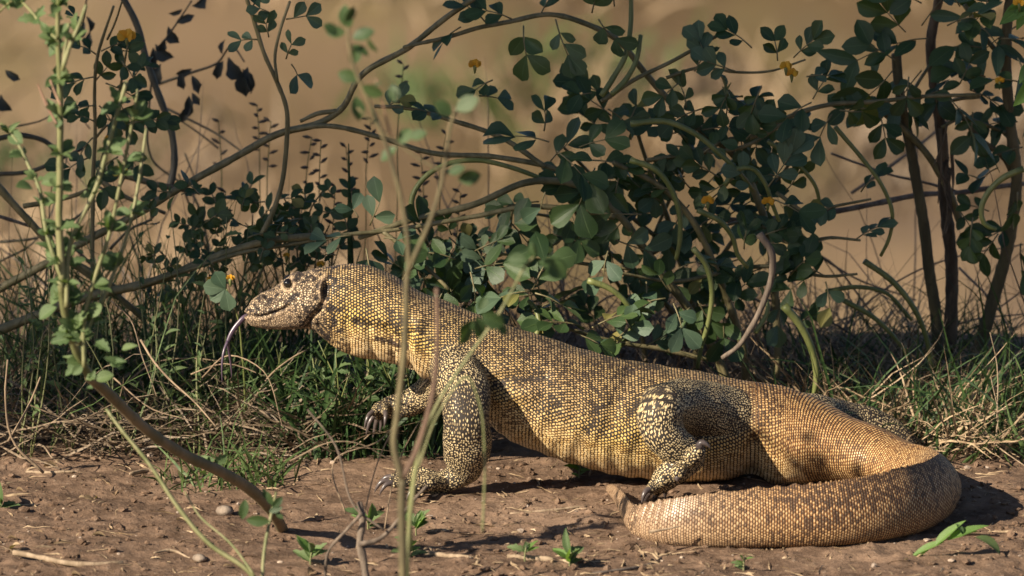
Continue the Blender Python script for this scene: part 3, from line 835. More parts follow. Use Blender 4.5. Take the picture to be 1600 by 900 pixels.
M_DEADLEAF = leaf_mat("leaf_withered", (.035, .042, .038), (.075, .075, .068), (.06, .055, .05), .6, .06)
M_BROWNLEAF = leaf_mat("leaf_brown", (.20, .13, .07), (.34, .25, .15), (.3, .22, .13), .8, .15)
def petal_mat(name, a, b):
    m = NT(name); m.set(Base_Color=m.mix(m.rand(), a, b), Roughness=.55); return m.m
M_PETAL = petal_mat("petal_yellow", (.55, .26, .015), (.62, .36, .03))

# ------------------------------------------------------------------ leaf meshes (shared)
def leaf_mesh(name, mat, shape='obovate', rows=6, fold=.12, curl=.12, twist=0.0, seed=0):
    r = np.random.default_rng(seed)
    V = []; F = []; UV = []
    cols = (-1, -.5, 0, .5, 1)
    for i in range(rows + 1):
        t = i / rows
        if shape == 'obovate': w = .31 * (math.sin(math.pi * min(1, t ** 1.35)) ** .62) * (.62 + .62 * t)
        elif shape == 'oval': w = .30 * math.sin(math.pi * t ** 1.05) ** .7
        elif shape == 'lance': w = .17 * math.sin(math.pi * t ** .75) ** .85
        elif shape == 'toothed': w = .24 * math.sin(math.pi * t ** .8) ** .8 * (1 + .22 * (-1) ** i)
        else: w = .28 * math.sin(math.pi * t) * r.uniform(.72, 1.05)
        w = max(w, .006)
        for u in cols:
            z = fold * abs(u) * w * 1.6 - curl * (t - .4) ** 2 + twist * u * w * t + r.normal(0, .006)
            V.append((u * w, t, z)); UV.append((u, t))
    k = len(cols)
    for i in range(rows):
        for j in range(k - 1): F.append((i * k + j, i * k + j + 1, (i + 1) * k + j + 1, (i + 1) * k + j))
    me = mesh(name, V, F, mat)
    ul = me.uv_layers.new(name="leaf")
    for l in me.loops: ul.data[l.index].uv = UV[l.vertex_index]
    return me
LF = [leaf_mesh("leaflet", M_LEAF, 'obovate', 6, f, c, t, s) for s, (f, c, t) in enumerate([(.10, .12, 0), (.22, .2, .2), (-.05, .25, -.2), (.3, .05, .1), (.15, -.1, .3)])]
M_LEAFY = leaf_mat("leaflet_yellowing", (.10, .12, .03), (.20, .17, .05), (.14, .14, .05), .6, .25)
LF += [leaf_mesh("leaflet", M_LEAF, 'obovate', 7, .35, .35, .5, 15), leaf_mesh("leaflet", M_LEAF, 'oval', 6, .1, -.2, .35, 16)]
LFY = [leaf_mesh("leaflet", M_LEAFY, 'obovate', 6, .3, .3, .3, 17)]
LF2 = [leaf_mesh("leaflet", M_LEAF2, 'obovate', 6, f, c, t, s + 9) for s, (f, c, t) in enumerate([(.10, .1, 0), (.2, .18, .15), (.05, .22, -.2)])]
LO = [leaf_mesh("leaflet", M_LEAF, 'oval', 6, f, c, t, s + 20) for s, (f, c, t) in enumerate([(.12, .12, 0), (.25, .15, .2), (.0, .25, -.2)])]
LLONG = [leaf_mesh("leaflet", M_LEAF2, 'lance', 6, .2, .15, t, 30 + s) for s, t in enumerate((0, .3))]
LH = [leaf_mesh("leaf", M_HERBLEAF, sh, 7, f, c, t, 40 + s) for s, (sh, f, c, t) in enumerate([('toothed', .3, .2, .2), ('lance', .35, .3, -.3), ('toothed', .15, .35, .4), ('oval', .3, .2, 0)])]
LLIME = [leaf_mesh("leaf", M_LIME, 'lance', 7, .25, .15, .1, 50)]
LW = [leaf_mesh("withered_leaf", M_DEADLEAF, 'ragged', 7, .7, .5, .9, 60 + s) for s in range(3)]
LB = [leaf_mesh("leaflet", M_BROWNLEAF, 'oval', 6, .4, .35, .4, 70)]

def unit(v): v = np.asarray(v, float); return v / (np.linalg.norm(v) + 1e-12)
CAMDIR = unit((0, -cp, sp))             # towards the photographer
def place(name, me, parent, pos, d, nrm_, size, wide=1.0):
    """put a unit leaf mesh (length along +Y, face +Z) at pos, pointing along d with face nrm_"""
    d = unit(d); nn = unit(np.asarray(nrm_) - d * np.dot(nrm_, d)); s_ = np.cross(d, nn)
    o = add(name, me, parent, tuple(pos))
    M = Matrix(((s_[0], d[0], nn[0]), (s_[1], d[1], nn[1]), (s_[2], d[2], nn[2])))
    o.rotation_mode = 'QUATERNION'; o.rotation_quaternion = M.to_quaternion()
    o.scale = (size * wide, size, size)
    return o
PX = 1 / 1250.0
def img_dir(deg, depth=0.0):
    a = math.radians(deg)
    return unit(np.array((math.cos(a), depth, math.sin(a))))

def compound(parent, px, py, y, deg, size, pairs=3, lib=LF, spread=52, face=None, stalk=None, droop=.0):
    """a pinnate leaf: thin stalk with pairs of leaflets, the outer pair largest"""
    base = P(px, py, y)
    r = rng
    d = img_dir(deg, r.uniform(-.45, .35))
    if face is None: face = unit(CAMDIR * r.uniform(.25, 1.0) + np.array((r.uniform(-.6, .5), 0, r.uniform(.1, .9))) + r.normal(0, .25, 3))
    nn = unit(face - d * np.dot(face, d)); s_ = np.cross(d, nn)
    Lr = size * PX * (.55 + .42 * (pairs - 1))
    end = base + d * Lr + np.array((0, 0, -droop * Lr))
    mid = base + d * Lr * .5 + nn * .06 * Lr
    lf = add("leaf", mesh("leaf_stalk", *tube([base, mid, end], [.0011, .0009, .0007], 4, 5), M_STEM), parent)
    for k in range(pairs):
        t = .38 + .60 * k / max(1, pairs - 1) if pairs > 1 else .95
        pos = base * (1 - t) ** 2 + 2 * mid * t * (1 - t) + end * t * t
        sz = size * PX * (.68 + .32 * (k + 1) / pairs) * r.uniform(.86, 1.12)
        for sg in (-1, 1):
            if r.random() < .05: continue
            sa = math.radians(spread - 14 * k + r.uniform(-9, 9))
            dd = d * math.cos(sa) + s_ * sg * math.sin(sa) + nn * r.uniform(-.3, .15) + np.array((0, 0, -droop))
            fn = nn + s_ * sg * r.uniform(-.45, .25) + r.normal(0, .12, 3)
            place("leaflet", LFY[0] if r.random() < .018 else lib[r.integers(len(lib))], lf, pos, dd, fn, sz, r.uniform(.88, 1.12))
    return lf

def branch(parent, pts, y0, y1, r0, r1, mat=M_STEM, name="branch", sides=8, wob=.0012, knots=.10, flat=1.0):
    """pts in photo pixels; depth runs from y0 to y1; radii in pixels"""
    pts = list(pts)
    ys = np.linspace(y0, y1, len(pts))
    Q = [P(a[0], a[1], yy) for a, yy in zip(pts, ys)]
    L = np.linalg.norm(np.diff(np.array(Q), axis=0), axis=1).sum()
    return add(name, mesh(name, *tube(Q, np.linspace(r0, r1, len(Q)) * PX, sides, max(8, int(L / .008)), wob, knots, flat), mat), parent)

def flower(parent, px, py, y, size=18):
    """small pea-like yellow blossom: five petals round a green cup"""
    c = P(px, py, y)
    mb = MB(); mb.put(*tube([c + np.array((0, .002, -.010)), c + np.array((0, 0, -.004)), c], [.0009, .0022, .0026], 6, 6))
    f = add("flower", mb.mesh("flower_cup", M_POD), parent)
    for k in range(5):
        a = k * 1.256 + rng.uniform(-.2, .2)
        d = unit(np.array((math.cos(a), -.5, .75 + .5 * math.sin(a))))
        place("petal", PET, f, c, d, unit(CAMDIR + rng.normal(0, .3, 3)), size * PX * .72, 1.5)
    return f
PET = leaf_mesh("petal", M_PETAL, 'oval', 4, -.3, .3, 0, 80)
# ------------------------------------------------------------------ the big leafy bush behind the lizard's back
def root_at(px, y):
    q = P(px, 600, y); return (q[0], y, gz(q[0], y))
B = empty("pod_bush", root_at(1180, .42), "dark green round-leaved bush hung with curved green pods behind the lizard's back", "bush")
gpx = 1225
br = [([(1150, 640), (1120, 560), (1075, 480), (1020, 405), (965, 335), (900, 290), (830, 285), (740, 318), (640, 345), (560, 372)], .42, .26, 8, 4.5),
      ([(1170, 640), (1160, 540), (1120, 430), (1080, 340), (1030, 290), (960, 255)], .44, .34, 7, 4),
      ([(1205, 640), (1215, 540), (1210, 430), (1190, 330), (1150, 250), (1080, 190), (1010, 115), (965, 62), (915, 38), (860, 24), (800, 33), (745, 42), (700, 57), (632, 74)], .46, .36, 7, 3.2),
      ([(960, 340), (900, 330), (820, 322), (740, 338), (660, 352), (600, 362), (500, 372)], .30, .25, 5, 3),
      ([(595, 358), (630, 385), (672, 425), (700, 452)], .26, .24, 4, 3),
      ([(1080, 250), (1130, 222), (1180, 213), (1232, 183), (1290, 163), (1380, 157), (1450, 151), (1532, 149)], .40, .46, 5, 3),
      ([(1010, 250), (1080, 240), (1170, 228), (1230, 190)], .36, .40, 4, 3),
      ([(940, 300), (860, 262), (780, 247), (680, 238), (590, 214), (500, 197), (452, 205)], .36, .40, 4.5, 4),
      ([(850, 262), (780, 214), (700, 184), (640, 169), (585, 166)], .36, .38, 4.5, 3),
      ([(940, 160), (990, 125), (1050, 95), (1090, 72), (1132, 48)], .37, .38, 4, 2.5),
      ([(985, 420), (920, 412), (880, 405), (820, 400), (770, 398)], .30, .24, 3.5, 2),
      ([(1120, 430), (1060, 440), (1000, 432), (940, 420)], .36, .28, 3.5, 2),
      ([(1160, 420), (1220, 418), (1290, 432), (1340, 428)], .38, .34, 4, 2),
      ([(1215, 300), (1260, 330), (1310, 320), (1360, 312)], .40, .36, 3.5, 2),
      ([(1190, 360), (1240, 380), (1300, 372), (1345, 376)], .42, .34, 4, 2),
      ([(1110, 560), (1040, 548), (980, 540), (910, 520), (840, 500)], .34, .25, 4.5, 2.5),
      ([(1040, 120), (1090, 105), (1150, 112), (1210, 110), (1260, 95)], .38, .38, 3, 1.6)]
for pts, a, b, r0, r1 in br: branch(B, pts, a, b, r0, r1)
# hanging pods: (polyline, depth, radius, dry)
pods = [([(940, 150), (958, 122), (977, 88), (985, 45), (986, -12)], .34, 5.2), ([(955, 148), (978, 124), (994, 95), (1001, 55)], .33, 5),
        ([(985, 194), (1040, 190), (1085, 208), (1125, 240), (1158, 272), (1178, 298)], .27, 5.2), ([(1132, 290), (1150, 265), (1175, 263), (1195, 285), (1208, 320), (1218, 345)], .28, 4.4),
        ([(985, 250), (1025, 266), (1048, 295), (1062, 340), (1062, 380), (1057, 405)], .25, 5), ([(1090, 328), (1128, 348), (1145, 372), (1152, 398), (1168, 418)], .26, 4.8),
        ([(1083, 388), (1102, 412), (1112, 450), (1108, 500), (1096, 545), (1090, 575)], .24, 5), ([(918, 438), (955, 452), (983, 480), (988, 512), (975, 535), (957, 556)], .235, 5.2),
        ([(1225, 478), (1250, 508), (1268, 545), (1276, 585), (1272, 622)], .30, 7), ([(1305, 198), (1345, 245), (1378, 290), (1394, 335), (1388, 375), (1376, 400)], .34, 4),
        ([(1350, 408), (1395, 440), (1430, 485), (1448, 530), (1456, 575)], .42, 5.4), ([(1318, 470), (1365, 496), (1400, 530), (1420, 556)], .44, 4.6), ([(1290, 455), (1340, 448), (1385, 458), (1425, 500)], .46, 4),
        ([(1200, 220), (1245, 255), (1275, 292), (1282, 320)], .36, 4), ([(646, 345), (643, 310), (662, 278), (700, 256), (745, 251), (800, 262), (850, 280)], .30, 5),
        ([(1040, 545), (1052, 520), (1064, 502)], .23, 4), ([(836, 530), (842, 505), (835, 480), (826, 470)], .22, 5), ([(1180, 520), (1200, 480), (1190, 450)], .30, 4)]
for pts, y, r in pods: branch(B, pts, y, y + .03, r, r * .72, M_POD, "pod", 7, .0003, .06, 1.0)
branch(B, [(1186, 365), (1206, 395), (1207, 425), (1195, 468), (1172, 515), (1150, 545), (1128, 560)], .235, .24, 6.2, 4.0, M_PODDRY, "dry_pod", 7, .0004, .1)
for px, py, y in [(742, 103, .32), (1228, 106, .33), (1237, 117, .34), (1106, 316, .26), (1200, 318, .3)]: flower(B, px, py, y)
# leaves read from the photograph: px, py, angle, leaflet size, pairs, depth
lv = [(578, 352, 62, 46, 2, .23), (548, 368, 196, 44, 2, .22), (572, 388, -72, 50, 2, .21), (560, 340, 130, 30, 1, .25), (600, 372, -8, 40, 1, .24), (640, 410, -50, 44, 2, .26),
      (735, 425, -75, 52, 2, .22), (742, 420, 10, 50, 2, .23), (712, 405, 170, 50, 2, .24), (755, 400, 60, 40, 2, .27), (700, 440, -120, 48, 2, .26),
      (858, 222, 175, 58, 2, .23), (870, 236, -35, 58, 2, .22), (850, 205, 95, 34, 2, .30), (930, 262, -110, 66, 2, .23), (852, 300, -105, 54, 1, .22), (905, 230, 30, 46, 2, .27),
      (1002, 335, 190, 52, 2, .25), (962, 375, -30, 54, 2, .26), (950, 392, -95, 44, 2, .24), (935, 330, 140, 46, 2, .29), (832, 452, 55, 50, 2, .21), (828, 455, 200, 50, 2, .21), (836, 458, -30, 50, 2, .2),
      (770, 370, 30, 46, 2, .27), (800, 350, -40, 44, 2, .28), (890, 330, -60, 48, 2, .28), (905, 508, 170, 46, 3, .21), (925, 512, 15, 46, 3, .20), (960, 532, 40, 40, 2, .22), (985, 535, 178, 40, 2, .22), (900, 522, -25, 44, 2, .2), (1010, 540, 20, 38, 2, .22),
      (1040, 466, 205, 42, 2, .24), (1052, 474, -65, 44, 2, .23), (1046, 455, 120, 38, 2, .27), (1010, 440, -80, 40, 2, .27), (1090, 470, -60, 44, 2, .28), (1130, 490, -90, 42, 2, .29), (1060, 420, 15, 36, 2, .26),
      (818, 40, -92, 50, 2, .34), (868, 30, -62, 44, 3, .33), (800, 30, 165, 46, 2, .35), (760, 36, 130, 44, 2, .36), (845, 22, 60, 34, 2, .36), (935, 30, -55, 44, 2, .34), (925, 20, 80, 40, 2, .35), (720, 42, 215, 40, 2, .36), (960, 10, 100, 34, 2, .35),
      (925, 145, 200, 36, 1, .33), (950, 170, -30, 36, 2, .34), (700, 182, 160, 38, 2, .36), (770, 125, 200, 34, 2, .33), (748, 150, -10, 34, 2, .33), (600, 170, 40, 30, 2, .38),
      (1200, 292, 50, 46, 3, .27), (1210, 312, -25, 46, 2, .26), (1180, 300, 130, 40, 2, .29), (1300, 178, -110, 44, 2, .3), (1312, 172, 5, 40, 2, .31), (1268, 160, -150, 48, 2, .3), (1270, 155, 60, 40, 2, .34),
      (1175, 75, 140, 36, 3, .34), (1240, 90, 40, 34, 3, .33), (1215, 95, 110, 34, 2, .35), (1150, 112, 170, 36, 3, .34), (1110, 108, 120, 34, 3, .36), (1260, 120, 0, 36, 2, .33), (1190, 135, -100, 34, 3, .33), (1140, 140, -120, 34, 2, .34), (1085, 112, 60, 30, 2, .36), (1060, 130, -140, 36, 2, .34),
      (1345, 300, 40, 34, 2, .36), (1320, 318, 190, 34, 3, .35), (1335, 376, 30, 32, 3, .34), (1300, 372, 200, 34, 3, .34), (1290, 432, 150, 44, 2, .32), (1290, 440, -80, 44, 2, .32), (1270, 430, -160, 44, 2, .33), (1235, 430, 60, 40, 2, .33)]
for px, py, a, s_, n_, y in lv:
    compound(B, px, py, y, a + rng.uniform(-12, 12), s_, n_, LF2 if (rng.random() < .33 or px < 660) else LF)
tag(B)

# second plant of the same kind, rooted further back, fills the dense middle
B2 = empty("pod_bush", root_at(1090, .62), "dark green round-leaved bush standing in the shade behind the pod-hung bush", "bush")
for pts, a, b, r0, r1 in [([(1090, 590), (1085, 500), (1060, 400), (1030, 300), (1000, 220), (985, 170)], .60, .46, 6, 2.5), ([(1080, 520), (1010, 440), (930, 380), (860, 340), (800, 330)], .58, .46, 5, 2),
                          ([(1085, 480), (1130, 400), (1180, 330), (1230, 260), (1260, 210)], .58, .48, 5, 2), ([(1060, 400), (980, 330), (910, 260), (870, 220)], .56, .45, 4.5, 2)]: branch(B2, pts, a, b, r0, r1, M_STEM)
r = np.random.default_rng(21)
spots = []
for k in range(1800):
    px, py = r.uniform(780, 1270), r.uniform(150, 545)
    # dense body of the bush, thinner towards the rim and open where the bank shows through
    dns = math.exp(-(((px - 1050) / 170) ** 4 + ((py - 300) / 125) ** 4)) + .45 * math.exp(-(((px - 1130) / 130) ** 2 + ((py - 440) / 60) ** 2)) + .5 * math.exp(-(((px - 1150) / 120) ** 2 + ((py - 165) / 45) ** 2))
    for hx, hy, hr in [(905, 400, 42), (1010, 505, 36), (1135, 230, 32), (940, 480, 26), (880, 160, 60), (1290, 330, 40), (1165, 560, 60)]:
        if (px - hx) ** 2 + (py - hy) ** 2 < hr * hr: dns = 0
    if r.random() < dns and all((px - a) ** 2 + (py - b) ** 2 > 19 ** 2 for a, b in spots): spots.append((px, py))
print('fill leaves', len(spots))
B3 = empty("pod_bush", root_at(1010, .66), "sparse dark round-leaved seedling bush rising through the middle of the thicket", "bush")
for pts, a, b, r0, r1 in [([(1010, 585), (1000, 480), (1020, 380), (1060, 280), (1090, 190)], .64, .48, 5, 2), ([(1005, 500), (950, 420), (880, 300)], .62, .48, 4, 2), ([(1015, 400), (1100, 360), (1180, 340)], .6, .46, 4, 2)]: branch(B3, pts, a, b, r0, r1, M_STEM)
for i_, (px, py) in enumerate(spots[:100]):
    compound(B2 if i_ % 2 else B3, px, py, r.uniform(.34, .52), r.uniform(0, 360), r.uniform(30, 46), int(r.integers(2, 4)), LF if r.random() < .8 else LF2)

# ------------------------------------------------------------------ upright bush with bare trunks
C_ = empty("trunk_bush", root_at(1478, .60), "tall bush of three bare upright stems with leaves above and ragged peeling bark", "bush")
branch(C_, [(1474, 625), (1468, 560), (1463, 490), (1453, 420), (1440, 340), (1426, 255), (1412, 180), (1402, 85)], .60, .50, 10.5, 8, M_TRUNK, "trunk", 12, .0015, .08)
branch(C_, [(1482, 625), (1484, 540), (1486, 460), (1482, 370), (1476, 280), (1471, 195), (1458, 125), (1452, 70), (1464, 10), (1470, -20)], .62, .52, 12, 7, M_RAGGED, "trunk", 12, .0015, .14)
branch(C_, [(1478, 628), (1510, 580), (1536, 525), (1562, 440), (1580, 362), (1586, 285), (1580, 205), (1573, 120), (1577, 30), (1580, -20)], .60, .48, 12, 8, M_TRUNK, "trunk", 12, .0015, .10)
for pts, r0, r1, mt in [([(1368, 168), (1418, 208), (1458, 252), (1486, 300), (1500, 345)], 5, 7, M_STEM), ([(1508, 8), (1538, 58), (1566, 95), (1576, 130)], 4, 5, M_STEM), ([(1495, 172), (1530, 215), (1572, 248), (1584, 270)], 4, 5.5, M_TRUNK),
                        ([(1470, 200), (1500, 185), (1540, 195), (1580, 212)], 3, 3, M_STEM), ([(1530, 150), (1500, 152), (1470, 160)], 3, 3, M_STEM), ([(1410, 180), (1430, 140), (1455, 100)], 3.5, 2.5, M_STEM)]:
    branch(C_, pts, .50, .54, r0, r1, mt)
branch(C_, [(1600, 264), (1568, 278), (1545, 300), (1533, 330), (1540, 352), (1556, 358)], .38, .38, 5.5, 4, M_POD, "pod", 7, .0003, .05)
# strips of loose bark
for k in range(9):
    px0 = 1474 + rng.uniform(-9, 16); py0 = rng.uniform(195, 330)
    branch(C_, [(px0, py0), (px0 + rng.uniform(-6, 8), py0 + 40), (px0 + rng.uniform(-16, 22), py0 + rng.uniform(60, 120))], .525, .51, 3.5, 1.2, M_RAGGED, "bark_strip", 5, .001, .2, .45)
branch(C_, [(1478, 195), (1470, 230), (1462, 250), (1458, 262)], .5, .49, 2.2, 1.2, M_RAGGED, "bark_strip", 5, .001, .2)
lvC = [(1400, 95, 150, 52, 2), (1392, 70, 215, 52, 2), (1415, 50, 120, 50, 2), (1440, 40, 60, 50, 2), (1450, 60, 200, 54, 2), (1470, 90, -40, 56, 2), (1440, 110, -120, 60, 2), (1395, 110, 230, 58, 2), (1480, 40, 20, 52, 2), (1520, 30, -30, 52, 2), (1540, 20, 70, 50, 2), (1500, 10, 120, 48, 2),
       (1480, 150, -60, 62, 2), (1465, 130, -100, 60, 1), (1540, 75, 190, 54, 2), (1560, 60, -20, 52, 2), (1590, 40, 200, 54, 2), (1590, 90, -70, 56, 2), (1585, 150, 0, 54, 2), (1590, 190, 200, 50, 2), (1540, 120, 180, 50, 2), (1515, 140, -20, 40, 3), (1500, 130, 70, 38, 2),
       (1400, 140, -60, 40, 3), (1390, 160, 180, 40, 2), (1430, 160, 20, 38, 3), (1420, 120, -100, 36, 2), (1360, 170, 190, 44, 2), (1375, 180, -70, 40, 2), (1520, 175, -100, 42, 2), (1545, 150, -60, 44, 2), (1590, 300, -90, 40, 2), (1560, 262, 200, 44, 1), (1530, 280, 150, 40, 1), (1590, 350, -150, 50, 3), (1560, 365, -110, 46, 2), (1595, 380, -90, 50, 2), (1520, 340, -100, 34, 3), (1545, 330, 150, 34, 2), (1500, 330, -60, 30, 2),
       (1560, 5, 200, 50, 2), (1440, 5, 160, 48, 2), (1480, 5, 30, 46, 2), (1600, 130, 160, 54, 2), (1598, 230, 180, 48, 2)]
for px, py, a, s_, n_ in lvC:
    lib = LLONG if rng.random() < .22 and py < 160 else (LO if rng.random() < .6 else LF)
    compound(C_, px, py, rng.uniform(.40, .56), a + rng.uniform(-15, 15), s_ * (1.25 if lib is LLONG else 1), n_, lib)
flower(C_, 1562, 128, .42, 14)
# bright leaves of a nearer shoot at the right edge
L_ = empty("leafy_shoot", root_at(1640, -.10), "sunlit lime green shoot with an orange flower bud beside the upright bush", "plant")
branch(L_, [(1640, 790), (1645, 500), (1630, 250), (1612, 60), (1606, 0)], -.10, .0, 5, 2.5, M_HERB, "stem")
for px, py, a, s_ in [(1612, 95, 240, 40), (1610, 2, 215, 60), (1606, 0, 250, 50), (1612, 10, 190, 40), (1618, 80, 280, 62), (1612, 90, 262, 58), (1622, 120, 230, 60)]:
    place("leaf", LLIME[0], L_, P(px, py, -.02), img_dir(a, -.2), CAMDIR + rng.normal(0, .3, 3), s_ * PX, 1.3)
flower(L_, 1593, 6, -.03, 18)

# ------------------------------------------------------------------ fallen and arching stems on the left
A_ = empty("arching_bush", root_at(-120, .40), "thick olive stems arching from the left edge behind the lizard's head", "bush")
for pts, a, b, r0, r1, mt in [([(-120, 570), (0, 514), (130, 468), (250, 436), (330, 402), (400, 380), (488, 371)], .40, .32, 8, 6, M_STEM), ([(210, 452), (300, 420), (380, 395), (440, 383), (490, 373)], .345, .32, 4, 2.5, M_STEM),
                             ([(-60, 490), (0, 453), (60, 420), (150, 368), (250, 311), (380, 240), (440, 209), (500, 190), (535, 166), (560, 122), (640, 73), (700, 28), (745, -5)], .48, .36, 7, 4.5, M_STEM),
                             ([(530, 172), (500, 176), (470, 190)], .40, .42, 4.5, 3, M_STEM),
                             ([(383, -10), (398, 40), (412, 85), (432, 130), (446, 168), (449, 215), (441, 290), (424, 335), (409, 366)], .30, .32, 3.2, 4.2, M_STEM),
                             ([(-40, 250), (0, 293), (48, 345), (85, 390), (135, 428), (180, 462), (225, 500)], .40, .46, 6.5, 5, M_STEM), ([(35, 322), (85, 312), (140, 294), (175, 270)], .46, .5, 4.5, 3, M_STEM),
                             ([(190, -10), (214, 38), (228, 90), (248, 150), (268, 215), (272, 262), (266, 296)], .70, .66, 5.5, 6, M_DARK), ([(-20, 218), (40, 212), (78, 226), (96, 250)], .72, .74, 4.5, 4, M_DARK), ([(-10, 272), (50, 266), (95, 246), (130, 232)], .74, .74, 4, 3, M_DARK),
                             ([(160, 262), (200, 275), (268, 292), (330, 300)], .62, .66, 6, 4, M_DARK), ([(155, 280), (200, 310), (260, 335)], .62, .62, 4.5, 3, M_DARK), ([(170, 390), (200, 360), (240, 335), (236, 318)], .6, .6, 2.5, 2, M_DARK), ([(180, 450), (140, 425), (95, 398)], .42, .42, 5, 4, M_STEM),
                             ([(-10, 335), (40, 350), (95, 372), (150, 420)], .55, .6, 3, 2.5, M_GREY)]:
    branch(A_, pts, a, b, r0, r1, mt)
for px, py, a, s_ in [(447, 30, 10, 34), (430, 25, 150, 30), (405, 62, 180, 30), (455, 100, -60, 38), (447, 92, 70, 28), (420, 58, 100, 26), (395, 10, 60, 30)]:
    compound(A_, px, py, .31, a, s_, 2 if s_ < 38 else 1, LF2)
branch(A_, [(432, 130), (428, 90), (436, 50), (452, 0)], .30, .31, 2.6, 2.2, M_STEM)

# dark compound-leaved plant at the upper left, with an orange bud
D_ = empty("clover_leaved_plant", root_at(150, .46), "dark green plant with small oval leaflets and orange buds beside a dark curved stem", "plant")
for pts, r0, r1 in [([(150, 560), (146, 420), (146, 300), (148, 220), (146, 150), (152, 90), (165, 45), (178, 10)], 4, 2), ([(146, 300), (165, 230), (190, 130), (200, 70)], 3, 1.5), ([(148, 215), (170, 195), (182, 230), (200, 250)], 2.5, 1.5), ([(146, 290), (175, 300), (205, 262)], 2.5, 1.5), ([(168, 60), (180, 30), (190, 2)], 2, 1.5)]: branch(D_, pts, .46, .40, r0, r1, M_STEM)
for px, py, a, s_, n_ in [(150, 85, 160, 30, 2), (158, 80, 30, 32, 3), (172, 78, 0, 34, 2), (148, 120, 185, 34, 3), (150, 125, 60, 30, 2), (165, 130, -20, 34, 3), (150, 165, 200, 30, 2), (155, 165, -40, 34, 2), (175, 145, -60, 34, 2), (200, 110, 10, 30, 2), (190, 95, -40, 34, 2), (148, 190, 170, 26, 2), (165, 185, -30, 36, 2), (215, 185, -10, 32, 3), (200, 195, 30, 28, 2), (195, 235, -60, 34, 2), (185, 245, 200, 28, 2), (145, 215, -130, 34, 2), (142, 245, 200, 40, 2), (150, 262, -60, 38, 2), (205, 130, 60, 30, 2), (130, 40, 120, 22, 2)]:
    compound(D_, px, py, rng.uniform(.36, .46), a + rng.uniform(-15, 15), s_, n_, LO if rng.random() < .6 else LF)
flower(D_, 198, 60, .38, 26); flower(D_, 188, 272, .36, 22); flower(D_, 170, 218, .37, 12)

# withered hanging leaves far behind it
Wt = empty("withered_plant", root_at(300, .95), "withered blackish plant with limp hanging leaves on thin dark twigs", "plant")
for pts in [[(350, 560), (330, 420), (300, 300), (240, 250), (232, 160), (250, 75), (272, 40), (300, 0)], [(250, 132), (300, 115), (340, 98), (362, 70), (380, 95)], [(262, 170), (300, 190), (345, 215), (380, 240)], [(118, 60), (128, 40), (136, 0)], [(330, 420), (300, 330), (280, 270)]]:
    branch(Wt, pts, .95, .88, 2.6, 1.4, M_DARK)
for px, py, a, s_ in [(262, 42, -60, 46), (242, 70, -40, 52), (240, 75, -100, 55), (250, 100, -95, 50), (275, 35, 20, 44), (258, 60, -110, 40), (300, 108, 200, 40), (285, 112, -90, 42), (300, 118, -70, 46), (348, 95, -110, 46), (356, 90, -60, 62), (346, 85, 80, 34), (386, 105, -95, 70), (380, 108, -70, 62), (295, 150, -90, 50), (298, 165, -120, 46), (300, 145, -60, 34), (136, 25, -80, 44), (132, 35, -110, 44), (140, 50, -95, 40), (0, 148, -60, 46), (8, 110, -35, 40), (300, 10, 30, 40), (285, 15, 200, 34)]:
    place("withered_leaf", LW[rng.integers(3)], Wt, P(px, py, .9), img_dir(a, .1), CAMDIR + rng.normal(0, .5, 3), s_ * PX * .78, .95)

# small leafy plants in the shade behind the head
groups_ = [("low_creeper", 330, .52, [(225, 480), (300, 340)], "low dark green creeping plant with small leaves right behind the lizard's snout", 60, (235, 490), (300, 470)),
           ("low_creeper", 470, .60, [(440, 470), (470, 330)], "low dark green creeping plant between the arching stem and the lizard's crown", 34, (380, 560), (310, 420))]
for nm, px, y, _, lab, n_, xr, yr in groups_:
    T_ = empty(nm, root_at(px, y), lab, "plant")
    for k in range(7):
        xa = rng.uniform(*xr); ya = rng.uniform(*yr)
        branch(T_, [(px + rng.uniform(-90, 90), 600), ((px + xa) / 2, (600 + ya) / 2), (xa, ya), (xa + rng.uniform(-30, 30), ya - 30)], y, y - .1, 2.2, 1, M_STEM)
    for k in range(n_):
        compound(T_, rng.uniform(*xr), rng.uniform(*yr), y - rng.uniform(0, .22), rng.uniform(-20, 200), rng.uniform(16, 30), 2, LO)
    flower(T_, px + rng.uniform(-40, 60), rng.uniform(*yr), y - .2, 12); flower(T_, px + rng.uniform(-90, 0), rng.uniform(*yr), y - .2, 10)
# a three-lobed leaf pair close to the snout
cl = empty("clover_sprig", root_at(350, .26), "small sprig with three pale round leaflets and a tiny orange bud near the snout", "plant")
branch(cl, [(385, 640), (380, 560), (372, 500), (352, 452)], .26, .2, 2, 1.2, M_POD, "stem")
for a, s_ in [(170, 36), (120, 34), (-80, 36), (215, 30)]: place("leaflet", LF2[0], cl, P(352, 452, .2), img_dir(a, -.1), CAMDIR + rng.normal(0, .2, 3), s_ * PX, 1.2)
flower(cl, 360, 436, .2, 12)

# low branch of leaves between the arching stem and the main bush
B4 = empty("pod_bush", root_at(720, .48), "low round-leaved bush just above the lizard's shoulders, between stem and main bush", "bush")
for pts, a, b, r0, r1 in [([(720, 600), (715, 500), (700, 430), (670, 380), (640, 340)], .48, .34, 4.5, 2), ([(715, 500), (750, 430), (790, 380), (800, 330)], .47, .36, 4, 2), ([(718, 520), (780, 480), (840, 470)], .47, .34, 3.5, 1.8)]: branch(B4, pts, a, b, r0, r1, M_STEM)
r = np.random.default_rng(33)
for k in range(44):
    px = r.uniform(625, 860); py = r.uniform(365, 500) if px < 800 else r.uniform(430, 520)
    compound(B4, px, py, r.uniform(.24, .42), r.uniform(-180, 180), r.uniform(28, 46), int(r.integers(2, 4)), LF if r.random() < .7 else LF2)
